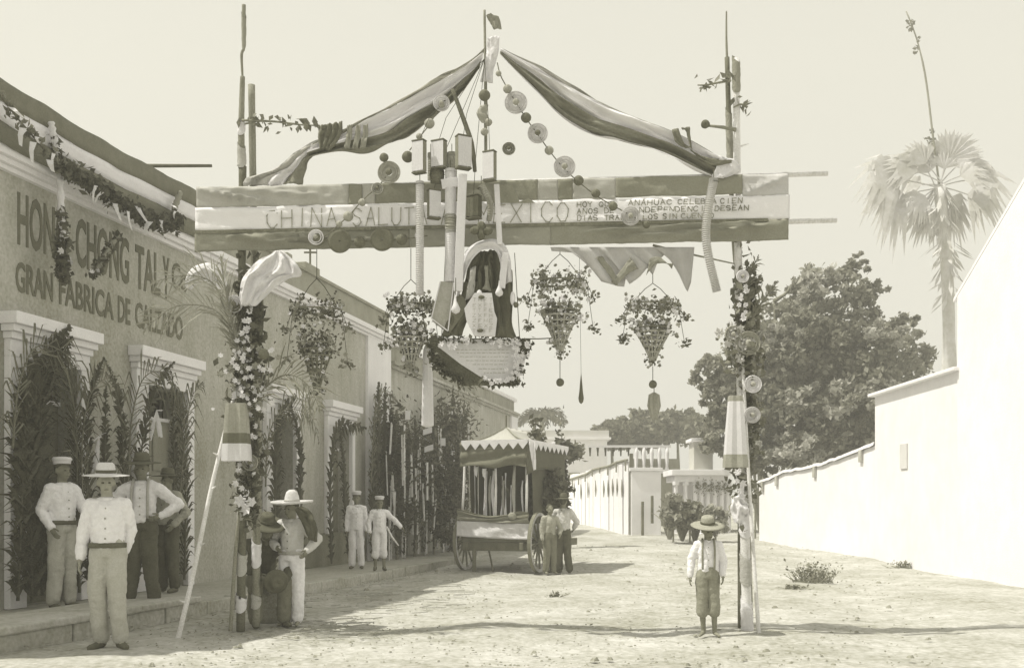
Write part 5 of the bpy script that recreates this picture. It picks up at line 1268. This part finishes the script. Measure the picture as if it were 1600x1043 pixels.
    if hair:
        mm = MB().ball((0,0,0), (.081*h_,.092*h_,.085*h_), 16, 10); hb = MB()
        hb.add([hd + tl @ (V((p.x, p.y+.028*h_, p.z+.048*h_)) if p.y < .02*h_ or p.z > -.02 else V((p.x*.9, p.y+.03*h_, p.z*1.25+.04*h_))) for p in mm.v], mm.f); hb.build('hair', hair_m, t, smooth=True)
    # clothes
    if shirt:
        c = MB(); g = .0125*k*loose
        sp2 = [J['pelvis']+V((0,0,.03*k)), J['waist'], J['chest'], J['chest'].lerp(J['neck'], .55), J['neck'].lerp(J['chest'], .25)]
        if skirt_hem: sp2[0] = J['pelvis']-V((0,0,skirt_hem*k))
        c.tube(sp2, [.132*k+g, .122*k+g*1.3, .136*k+g*1.1, .120*k+g, .068*k+g*.6], 18, ry=[.098*k+g, .094*k+g*1.3, .098*k+g*1.2, .082*k+g, .058*k+g*.6], side=lat)
        for s_ in 'RL':
            c.capsule(J['neck'].lerp(J['sh'+s_], .35)-V((0,0,.035*k)), J['sh'+s_], .050*k+g*.7, .048*k+g)
            c.capsule(J['sh'+s_], J['el'+s_], .046*k+g, .040*k+g*.9)
            if sleeves > .5: 
                en = J['el'+s_].lerp(J['wr'+s_], .93*sleeves); c.capsule(J['el'+s_], en, .040*k+g*.9, .029*k+g*.6)
        remesh(c, .0135*k, .017*k, 11).build('shirt', shirt, t, smooth=True)
        cc = MB(); cp = J['neck']+V((0,0,-.008*k)); cc.lathe([(.066*k,-.03*k),(.062*k,0),(.056*k,.018*k),(.052*k,.0)], cp, 16); cc.build('collar', shirt, t, smooth=True)
        mb_ = MB(); ch = J['chest']
        for i in range(4):
            q = J['neck'].lerp(J['pelvis'], .2+.19*i); q = q+V((0,-.108*k-g*1.25+ (.02*k if i == 0 else 0),0)); MB().ball(q, .009*k, 6, 5).build('button', leather if shirt is not shirt_w else paper_g, t)
    if trousers:
        c = MB(); g = .015*k*loose
        c.tube([J['pelvis']+V((0,0,.10*k)), J['pelvis']+V((0,0,.02*k)), J['pelvis']-V((0,0,.06*k))], [.118*k+g, .136*k+g, .135*k+g], 18, ry=[.090*k+g, .098*k+g, .098*k+g], side=lat)
        for s_ in 'RL':
            c.capsule(J['pelvis'].lerp(J['hi'+s_], .9), J['kn'+s_], .080*k+g, .058*k+g)
            if not shorts: c.capsule(J['kn'+s_], J['kn'+s_].lerp(J['an'+s_], .93), .058*k+g, .046*k+g*1.2)
            else: c.capsule(J['kn'+s_], J['kn'+s_].lerp(J['an'+s_], .30), .058*k+g, .058*k+g*1.3)
        remesh(c, .0135*k, .016*k, 8).build('trousers', trousers, t, smooth=True)
    if belt:
        r_ = MB(); rows = []
        c0 = J['pelvis'].lerp(J['waist'], .35)
        for dz_ in (-.025, -.02, .02, .025): 
            q = .0 if abs(dz_) > .022 else .01
            rows.append([c0+V((math.cos(a)*(.138*k+q*k+.02*k*loose), math.sin(a)*(.100*k+q*k+.02*k*loose), dz_*k)) for a in [2*math.pi*i/28 for i in range(29)]])
        r_.grid(rows).build('belt', belt, t, smooth=True)
    if bib:      # braces over the shoulders
        for sx in (-1, 1):
            pts = [J['waist']+V((sx*.085*k,-.125*k,-.07*k)), J['chest']+V((sx*.09*k,-.148*k,.0)), J['chest'].lerp(J['neck'],.7)+V((sx*.085*k,-.105*k,.02*k)), J['neck'].lerp(J['shR'],.4)*0+J['chest'].lerp(J['neck'],.85)+V((sx*.08*k,0,.055*k)), J['chest']+V((sx*.05*k,.145*k,.0)), J['waist']+V((sx*.03*k,.13*k,-.07*k))]
            MB().tube(resample(pts, 16), .016*k, 6, ry=.008*k, side=(1,0,0)).build('brace_strap', bib, t, smooth=True)
    if shoes:
        for s_ in 'RL':
            c = MB(); a, b2 = J['an'+s_], J['to'+s_]; c.capsule(a-V((0,-.015*k,.035*k)), b2, .045*k, .036*k, fy=.85); c.capsule(a, a-V((0,0,.03*k)), .044*k, .046*k)
            remesh(c, .014*k).build('shoe', shoes, t, smooth=True)
    if hat:
        hm_ = hatm or straw; top = V((0,.018,.100))*h_
        def hpart(prof, nm, m_, ell=(1,1.15), wav=0, n=28):
            mm = MB(); mm.lathe([(r*h_, zz*h_) for r, zz in prof], (0,0,0), n)
            vs = []
            for p in mm.v:
                a = math.atan2(p.y, p.x); rr = math.hypot(p.x, p.y)
                vs.append(hd + tl @ (V((p.x*ell[0], p.y*ell[1], p.z + wav*h_*math.cos(2*a)*(rr/h_)**2*4)) + top))
            o_ = MB(); o_.add(vs, mm.f); return o_.build(nm, m_, t, smooth=True, solid=.004)
        if hat == 'brim': h0 = hpart([(.215,-.035),(.17,-.028),(.10,-.02),(.088,-.01),(.084,.03),(.078,.07),(.060,.088),(.02,.082),(.001,.080)], 'hat', hm_, wav=.012); hpart([(.090,-.012),(.092,.015),(.088,.018)], 'hat_band', felt if hm_ is straw else leather)
        if hat == 'sombrero': h0 = hpart([(.25,-.005),(.24,-.03),(.17,-.035),(.10,-.025),(.088,-.01),(.080,.05),(.062,.11),(.03,.135),(.001,.137)], 'hat', hm_, wav=.02); hpart([(.090,-.012),(.090,.012),(.086,.015)], 'hat_band', cl_pale)
        if hat == 'cap': h0 = hpart([(.086,-.03),(.088,.0),(.100,.022),(.104,.035),(.09,.052),(.04,.058),(.001,.058)], 'cap', hm_); hpart([(.088,-.03),(.090,-.004),(.087,.0)], 'cap_band', leather if hatm is None else hatm)
        if hat == 'cap' :
            mm = MB(); mm.grid([[V((math.cos(a)*.088, -abs(math.sin(a))*.098, -.022)) for a in [math.pi*i/10 for i in range(11)]], [V((math.cos(a)*.088, -abs(math.sin(a))*.098-.045*math.sin(a), -.035)) for a in [math.pi*i/10 for i in range(11)]]])
            o_ = MB(); o_.add([hd + tl @ (V((p.x, p.y, p.z))*h_ + top) for p in mm.v], mm.f); o_.build('peak', leather, t, smooth=True, solid=.004)
    t['_k'] = k; del t['_k']
    return t, J, k

def at(px, py_foot, lvl=0.0):
    Y = 1600*(CAMZ-lvl)/(py_foot-795); return ((px-800)/1600*Y, Y, lvl)
PV = .145
# 1 man in white cap, profile, by the nearest door
x, y, z = at(97, 950, PV)
person(x, y, z, R(58), 1.72, 'man in white cap and white shirt standing sideways at the nearest door', dict(elL=(.24,-.08,1.13), wrL=(.16,-.26,1.06), elR=(-.22,.07,1.12), wrR=(-.20,-.10,.92)),
       shirt_w, trou_l, skin_d, 'cap', paper_w, shoes=leather, belt=leather, loose=1.4)
# 2 man in straw hat out front
x, y, z = at(168, 1013)
person(x, y, z, R(12), 1.66, 'man in wide straw hat and light trousers standing in the road, nearest the camera', dict(elR=(-.22,.03,1.11), wrR=(-.245,.0,.86), elL=(.20,.09,1.12), wrL=(.13,.10,.92), anR=(-.06,.05,.08), anL=(.12,-.03,.08), toL=(.19,-.16,.03), knL=(.10,-.06,.50), head=(-.01,-.02,1.585)),
       shirt_w, trou_l, skin, 'brim', straw, shoes=leather, belt=leather, loose=1.35, tilt=(R(4), R(10)))
# 3 hands on hips
x, y, z = at(222, 945, PV)
person(x, y, z, R(8), 1.76, 'man in black hat with hands on hips, white shirt and black trousers', dict(elR=(-.40,.07,1.17), wrR=(-.215,-.06,1.03), hdR=(-.12,-.12,1.0), elL=(.40,.07,1.17), wrL=(.215,-.06,1.03), hdL=(.12,-.12,1.0), anR=(-.15,.02,.08), anL=(.13,.02,.08), toL=(.2,-.13,.03)),
       shirt_w, cl_black, skin_d, 'brim', felt, shoes=leather, bib=cl_pale, loose=1.5, tilt=(R(6), 0))
# 4 behind him
x, y, z = at(262, 925, PV)
person(x, y, z, R(-20), 1.66, 'man in dark hat and grey shirt half hidden beside the second door', dict(elL=(.28,.05,1.14), wrL=(.2,-.12,.96)),
       shirt_s, cl_black, skin_d, 'brim', felt, shoes=leather, loose=1.4)
# 5 seated dark figure by the left post
x, y, z = at(414, 976)
person(x, y, z, R(25), 1.66, 'man in dark suit and dark hat sitting hunched at the foot of the left post', dict(pelvis=(0,.22,.52), waist=(0,.17,.66), chest=(0,.06,.83), neck=(0,-.05,.98), head=(0,-.12,1.10),
       shR=(-.18,-.03,.93), shL=(.18,-.03,.93), elR=(-.24,-.10,.68), wrR=(-.12,-.32,.58), elL=(.25,-.14,.68), wrL=(.16,-.36,.54), hiR=(-.09,.18,.50), hiL=(.09,.18,.50), knR=(-.16,-.25,.52), knL=(.16,-.26,.52), anR=(-.15,-.22,.08), anL=(.18,-.20,.08), toR=(-.17,-.37,.03), toL=(.2,-.35,.03)),
       cl_black, cl_dark, skin_d, 'brim', felt, shoes=leather, loose=1.6, tilt=(R(24), R(10)))
st_ = MB(); st_.ball((x-.02, y+.24, .2), (.26,.22,.26), 9, 6); tag(st_.build('seat_stone', stone_m, bev=.02), 'rough boulder the hunched man sits on by the left post', 'stone')
ht = thing('held_hat', (x+.20, y-.40, .42), 'dark felt hat held on the knee of the seated man', 'hat')
M_ = Matrix.Rotation(R(100), 3, 'X') @ Matrix.Rotation(R(25), 3, 'Y')
MB().lathe([(.135,0),(.11,.012),(.075,.02),(.07,.08),(.05,.10),(.001,.10)], (x+.22, y-.42, .52), 22, M_).build('crown_and_brim', felt, ht, smooth=True, solid=.004)
# 6 boy in the sombrero
x, y, z = at(456, 977)
person(x, y, z, R(-14), 1.40, 'barefoot youth in pale sombrero and white trousers standing beside the left post', dict(elR=(-.30,.0,1.15), wrR=(-.12,-.20,1.06), elL=(.36,.03,1.18), wrL=(.30,-.16,1.02), anR=(-.07,.02,.08), anL=(.08,.02,.08)),
       shirt_l, shirt_w, skin_d, 'sombrero', straw, belt=cl_pale, loose=1.9, tilt=(R(4), R(-12)), hs=1.08)
sh_ = sheet([(461,795),(467,806),(474,820),(482,842)], [(470,789),(485,800),(494,820),(495,846)], y-.20, cl_black, 'dark_shawl', None, folds=2, amp=.03, rows=22, cols=12, seed=3, solid=.02); tag(sh_, 'black shawl slung over the shoulder of the youth in the sombrero', 'shawl')
# 7, 8 two boys at the pilaster
x, y, z = at(557, 888, PV)
person(x, y, z, R(6), 1.46, 'boy in white cap, white jacket and long white trousers by the pilaster', dict(), shirt_w, shirt_w, skin_d, 'cap', paper_w, shoes=leather, loose=1.5, hs=1.1, vox=.016, skirt_hem=.06)
x, y, z = at(593, 891, PV)
person(x, y, z, R(14), 1.36, 'boy in white short trousers and dark stockings holding a stick out', dict(elL=(.34,-.03,1.20), wrL=(.50,-.12,1.02), elR=(-.26,.02,1.13), wrR=(-.24,-.08,.9)), shirt_w, shirt_w, skin_d, 'cap', paper_w, shorts=True, shoes=leather, loose=1.6, hs=1.1, vox=.016)
tag(MB().tube([P(604,822,y-.25), P(612,838,y-.25), P(623,852,y-.28)], [.018,.02,.012], 8).build('walking_stick', wood_pale, smooth=True), 'pale short stick in the outstretched hand of the boy in stockings', 'stick')
# 9-11 at the cart wheel
x, y, z = at(880, 895)
person(x, y, z, R(170), 1.55, 'man in grey shirt and dark trousers seen from behind, right of the cart wheel', dict(elR=(-.30,-.03,1.15), wrR=(-.22,-.18,1.0), elL=(.30,-.03,1.15), wrL=(.22,-.2,1.02), anR=(-.14,.02,.08), anL=(.14,.02,.08)), shirt_l, cl_black, skin_d, 'brim', felt, shoes=leather, loose=1.6, hs=1.05, vox=.016)
x, y, z = at(859, 896)
person(x, y, z, R(20), 1.38, 'boy in light shirt standing between the cart wheel and the man', dict(elL=(.28,-.03,1.12), wrL=(.22,-.14,.98)), shirt_s, cl_dark, skin_d, None, None, shoes=None, loose=1.6, hs=1.1, vox=.016)
x, y, z = at(869, 894)
person(x, y, z, R(-30), 1.40, 'youth in dark clothes just left of the man behind the cart', dict(), cl_dark, cl_black, skin_d, 'brim', felt, shoes=leather, loose=1.5, hs=1.08, vox=.016)
# 12 boy right
x, y, z = at(1106, 994)
person(x, y, z, R(-6), 1.16, 'small barefoot boy in a straw hat, braces and grey knee trousers at right', dict(elR=(-.24,.03,1.14), wrR=(-.26,-.02,.90), elL=(.23,.02,1.14), wrL=(.22,-.04,.92), anR=(-.06,.04,.08), anL=(.10,-.0,.08), toL=(.16,-.13,.03)),
       shirt_w, trou_g, skin_d, 'brim', mat('straw_grey', .33, .2, 20, bump=.4), shorts=True, bib=cl_mid, loose=1.5, hs=1.16, tilt=(R(14), R(14)), vox=.015)
# ================================================================== CART
cx, cy = (770-800)/1600*21.0, 21.0
TH = R(-20)
ct = thing('decorated_cart', (P(828,0,20.85).x, 20.85, 0), 'two-wheeled cart dressed as a float with scalloped canopy and white skirt', 'cart', local=True, rz=TH)
W_ = 1.46/math.cos(TH); LN = 2.5     # local: x to the right, y forward (away); the near right corner is the origin
cb = lambda: MB()
x0, x1 = -W_, 0
cb().box((x0+.04, .05, .62), (x1-.04, LN, .70)).build('floor', wood_mid, ct)
for xx in (x0+.12, x1-.2): cb().box((xx, -.1, .46), (xx+.09, LN+1.3, .62)).build('chassis_beam', wood_dark, ct, bev=.01)
cb().box((x0+.02, .02, .44), (x1-.02, .12, .62)).build('rear_beam', wood_dark, ct, bev=.01)
for nm, q0, q1 in (('rear_board', (x0+.03,.0,.70), (x1-.03,.05,1.06)), ('side_board', (x1-.06,.05,.70), (x1-.01,LN,1.06)), ('side_board', (x0+.01,.05,.70), (x0+.06,LN,1.06))): cb().box(q0, q1).build(nm, wood_dark, ct)
# cloths on the rear: pale skirt, dark festoon
def csheet(E0, E1, m_, nm, folds=3, amp=.03, rows=30, cols=10, seed=0):
    a = resample(E0, rows); b = resample(E1, rows); g = []
    for i in range(rows):
        g.append([a[i].lerp(b[i], j/(cols-1)) + V((0, -amp*math.sin(2*math.pi*folds*j/(cols-1)+i*.25+seed) + .02*noise.noise(V((i*.4, j*.5, seed))), 0)) for j in range(cols)])
    return MB().grid(g).build(nm, m_, ct, smooth=True, solid=.006)
csheet([(x0-.03,-.06,1.06),(x0*.5,-.06,1.03),(x1+.02,-.06,1.00)], [(x0-.05,-.06,.74),(x0*.5,-.06,.70),(x1+.02,-.06,.68)], cl_white, 'white_skirt', folds=.8, amp=.012, rows=40)
csheet([(x1+.03,-.05,1.00),(x1+.03,LN*.5,1.02),(x1+.03,LN,1.05)], [(x1+.03,-.05,.68),(x1+.03,LN*.5,.70),(x1+.03,LN,.72)], cl_white, 'white_skirt', folds=.8, amp=.012)
csheet([(x0-.02,-.08,1.30),(x0*.6,-.08,1.14),(x0*.32,-.08,1.16),(x0*.18,-.08,1.22),(x1,-.08,1.22)], [(x0-.02,-.08,1.08),(x0*.6,-.08,1.045),(x0*.3,-.08,1.02),(x1,-.08,1.01)], cl_mid, 'grey_festoon', folds=1.3, amp=.03, rows=40)
csheet([(x0-.02,-.10,1.32),(x0*.6,-.10,1.17),(x0*.3,-.10,1.19),(x0*.15,-.1,1.25),(x1,-.10,1.24)], [(x0-.02,-.10,1.27),(x0*.6,-.10,1.12),(x0*.32,-.10,1.13),(x0*.18,-.1,1.12),(x1,-.10,1.10)], cl_dark, 'dark_festoon', folds=1, amp=.02, rows=40)
MB().ball((x0*.22,-.12,1.16), (.09,.05,.08), 12, 8, .12).build('cloth_knot', cl_mid, ct)
# posts and canopy
ztop = 2.66
posts = [(x0+.06, .04), (x1-.10, .04), (x0+.06, LN-.1), (x1-.1, LN-.1), (x0*.5, .04)]
for i, (a, b) in enumerate(posts): cb().tube([(a+(-.05 if i == 0 else 0), b, .7), (a+.02, b, 1.7), (a+(.06 if i == 0 else 0), b, ztop)], .028, 8).build('post', wood_pale, ct, smooth=True)
ax, ay, az = x0*.42, LN*.5, 3.02
ov = .12; zc = 2.70
cor = [V((x0+.08,-ov,zc)), V((x1+.0,-ov,zc)), V((x1+.0,LN+ov,zc)), V((x0+.08,LN+ov,zc))]
apex = [V((x0*.45, .5, az)), V((x0*.45, LN-.5, az))]
canv = mat('canvas_pale', .50, .08, 6, bump=.15, trans=.1)
for quad in ((cor[0], cor[1], apex[0], apex[0]), (cor[1], cor[2], apex[1], apex[0]), (cor[2], cor[3], apex[1], apex[1]), (cor[3], cor[0], apex[0], apex[1])):
    a, b, c_, d_ = quad; rows = []
    for i in range(9):
        u = i/8; rows.append([(a.lerp(b, j/12)).lerp(d_.lerp(c_, j/12), u) - V((0,0,.10*math.sin(math.pi*u))) + V((0,0,.008*math.sin(j*2.1))) for j in range(13)])
    cb().grid(rows).build('canopy_roof', canv, ct, smooth=True, solid=.005)
for p in cor: cb().tube(resample([p, p.lerp(apex[0] if p.y < 1 else apex[1], .5)-V((0,0,.08)), apex[0] if p.y < 1 else apex[1]], 8), .014, 6).build('canopy_rib', wood_mid, ct)
cb().tube([apex[0], apex[0]+V((0,0,.25))], .018, 6).build('finial', wood_dark, ct)
# white scalloped fringe then dark valance below it
def fringe(p, q, z0, dz_, n_, m_, nm, out):
    mb = MB(); p = V(p); q = V(q); out = V(out)
    for i in range(n_):
        a = p.lerp(q, i/n_); b = p.lerp(q, (i+1)/n_); m2 = (a+b)/2
        mb.prism([a+V((0,0,z0)), b+V((0,0,z0)), b+V((0,0,z0-dz_*.35)), m2+V((0,0,z0-dz_)), a+V((0,0,z0-dz_*.35))], out*.008)
    return mb.build(nm, m_, ct)
fringe((x0+.10,-ov-.02,0), (x1,-ov-.02,0), zc+.02, .20, 7, cl_white, 'scalloped_fringe', (0,-1,0))
fringe((x1+.02,-ov,0), (x1+.02,LN+ov,0), zc+.02, .20, 9, cl_white, 'scalloped_fringe', (1,0,0))
csheet([(x0+.05,-ov+.03,zc-.02),(x1-.02,-ov+.03,zc-.02)], [(x0+.05,-ov+.03,zc-.52),(x0*.75,-ov+.03,zc-.50),(x0*.5,-ov+.03,zc-.56),(x0*.25,-ov+.03,zc-.5),(x1-.02,-ov+.03,zc-.55)], cl_dark, 'dark_valance', folds=2, amp=.03, rows=30)
csheet([(x1-.03,-ov,zc-.02),(x1-.03,LN,zc-.02)], [(x1-.03,-ov,zc-.7),(x1-.03,LN*.5,zc-.55),(x1-.03,LN,zc-.8)], cl_black, 'dark_valance', folds=2, amp=.03, rows=30)
csheet([(x1+.03,-ov-.05,zc),(x1+.08,-ov-.05,zc-.3),(x1+.13,-ov-.05,zc-.62)], [(x1+.15,-ov+.02,zc-.05),(x1+.17,-ov,zc-.35),(x1+.16,-ov,zc-.6)], cl_white, 'white_ribbon', folds=1, amp=.02, rows=20, cols=8)
# inner dark curtain and pale hanging strips
csheet([(x0+.1,LN*.55,zc-.1),(x1-.1,LN*.55,zc-.1)], [(x0+.1,LN*.55,.72),(x1-.1,LN*.55,.72)], cl_black, 'inner_curtain', folds=1, amp=.04, rows=40, cols=8)
csheet([(x0+.1,.35,zc-.1),(x0+.1,LN-.1,zc-.1)], [(x0+.1,.35,.72),(x0+.1,LN-.1,.72)], cl_black, 'inner_curtain', folds=1, amp=.04, rows=40, cols=8)
csheet([(x1-.12,.5,zc-.1),(x1-.12,LN-.1,zc-.1)], [(x1-.12,.5,.72),(x1-.12,LN-.1,.72)], cl_black, 'inner_curtain', folds=1, amp=.04, rows=40, cols=8)
random.seed(21)
for i, (u, wd, zt) in enumerate([(.10,.03,2.2),(.17,.035,2.25),(.30,.05,2.1),(.36,.02,2.0),(.44,.035,2.1),(.50,.02,2.0),(.56,.03,1.9),(.62,.03,2.05),(.67,.02,1.8),(.74,.05,2.2),(.80,.02,1.9),(.86,.03,2.1),(.24,.02,2.2)]):
    xx = x0 + W_*u; d = random.uniform(.05, .5)
    csheet([(xx,d,zt),(xx+random.uniform(-.04,.04),d,1.6),(xx+random.uniform(-.05,.03),d,1.06)], [(xx+wd,d,zt),(xx+wd*.7,d,1.6),(xx+wd+random.uniform(-.02,.02),d,1.06)], cl_white if i % 3 else cl_pale, 'hanging_strip', folds=.5, amp=.01, rows=14, cols=4)
for xx, zz in ((x0*.78,2.12),(x0*.66,2.08)): csheet([(xx,-.06,zz+.06),(xx+.02,-.06,zz-.1)], [(xx+.10,-.06,zz+.06),(xx+.07,-.06,zz-.16)], cl_white, 'paper_tag', folds=1, amp=.01, rows=8, cols=5)
# wheels
def wheel(xc, yc):
    rr = .615; w = cb(); Mx = Matrix.Rotation(R(90), 3, 'Y')
    whl = cb().lathe([(rr-.06,-.035),(rr,-.035),(rr,.035),(rr-.06,.035),(rr-.06,-.035)], (xc,yc,rr), 40, Mx).build('wheel', wood_pale, ct)
    cb().lathe([(rr+.001,-.036),(rr+.012,-.036),(rr+.012,.036),(rr+.001,.036)], (xc,yc,rr), 40, Mx).build('iron_tyre', mat('tyre_iron', .22, .2, 9), whl)
    cb().lathe([(.02,-.16),(.07,-.15),(.10,-.05),(.10,.05),(.07,.15),(.02,.16)], (xc,yc,rr), 16, Mx).build('hub', wood_mid, whl, smooth=True)
    for i in range(12):
        a = 2*math.pi*i/12+.13; cb().tube([(xc, yc+math.cos(a)*.08, rr+math.sin(a)*.08), (xc, yc+math.cos(a)*(rr-.04), rr+math.sin(a)*(rr-.04))], [.026,.020], 6).build('spoke', wood_mid, whl)
wheel(.08, .32); wheel(x0-.12, .62)
cb().tube([(x0-.2,.5,.615),(.18,.34,.615)], .035, 8).build('axle', wood_dark, ct)
for a, b in ((x0*.80, .05), (x0*.66, .3)): cb().tube([(a,b,.5), (a+(.02 if b < .1 else .13),b-.05,.0)], .045 if b < .1 else .02, 8).build('prop_leg', wood_dark, ct)
for s_ in (x0+.3, x1-.3): cb().tube([(s_,LN,.55),(s_,LN+1.4,.60)], .04, 8).build('shaft', wood_mid, ct)
# leafy boughs on the right of the cart
lb = thing('leafy_bough', P(850,790,22.4), 'bundle of dark leafy boughs arching over the right flank of the cart', 'greenery')
def leaves_px(par, px, py, sx, sy, n, size, m_, Y, sd=.15): return leaves_at(par, px, py, sx, sy, n, size, m_, Y, sd=sd)
leaves_px(lb, 852, 772, 14, 16, 1300, .10, leaf_d, 22.3); leaves_px(lb, 838, 720, 6, 26, 600, .09, leaf_d, 22.6); leaves_px(lb, 872, 778, 7, 10, 320, .09, leaf_d, 22.2)
MB().tube(resample([P(856,800,22.4),P(850,750,22.4),P(838,700,22.6)], 8), .02, 5).build('stem', bark, lb)
pl = thing('decorated_pole', P(874, 850, 29), 'leafy pole with white ribbon standing before the end of the board fence', 'pole')
MB().tube([P(866,850,29),P(865,690,29)], .05, 8).build('shaft', wood_pale, pl); leaves_px(pl, 876, 745, 4, 28, 800, .12, leaf_d, 29.2, .1); leaves_px(pl, 893, 705, 9, 7, 300, .12, leaf_m, 29.2, .1)
sheet([(862,690),(858,705),(853,718)], [(868,690),(864,708),(857,722)], 28.8, cl_white, 'ribbon', pl, folds=1, amp=.03, rows=10, cols=5)
sheet([(872,775),(868,765),(874,755)], [(875,776),(872,765),(878,752)], 28.8, cl_pale, 'ribbon', pl, folds=1, amp=.03, rows=10, cols=5)
# ================================================================== HAZE
hz = MB().box((-45, -6, -1.0), (45, 75, 34.0)).build('haze', mat('dummy_haze', .5), kind='stuff')
hm = bpy.data.materials.new('haze_air'); hm.use_nodes = True; hn = hm.node_tree; hn.nodes.clear()
ho = hn.nodes.new('ShaderNodeOutputMaterial'); hv = hn.nodes.new('ShaderNodeVolumePrincipled')
hv.inputs['Color'].default_value = (1.0, .985, .93, 1); hv.inputs['Density'].default_value = .0032; hv.inputs['Anisotropy'].default_value = 0.0
hn.links.new(hv.outputs[0], ho.inputs['Volume'])
hz.data.materials.clear(); hz.data.materials.append(hm); hz.display_type = 'WIRE'
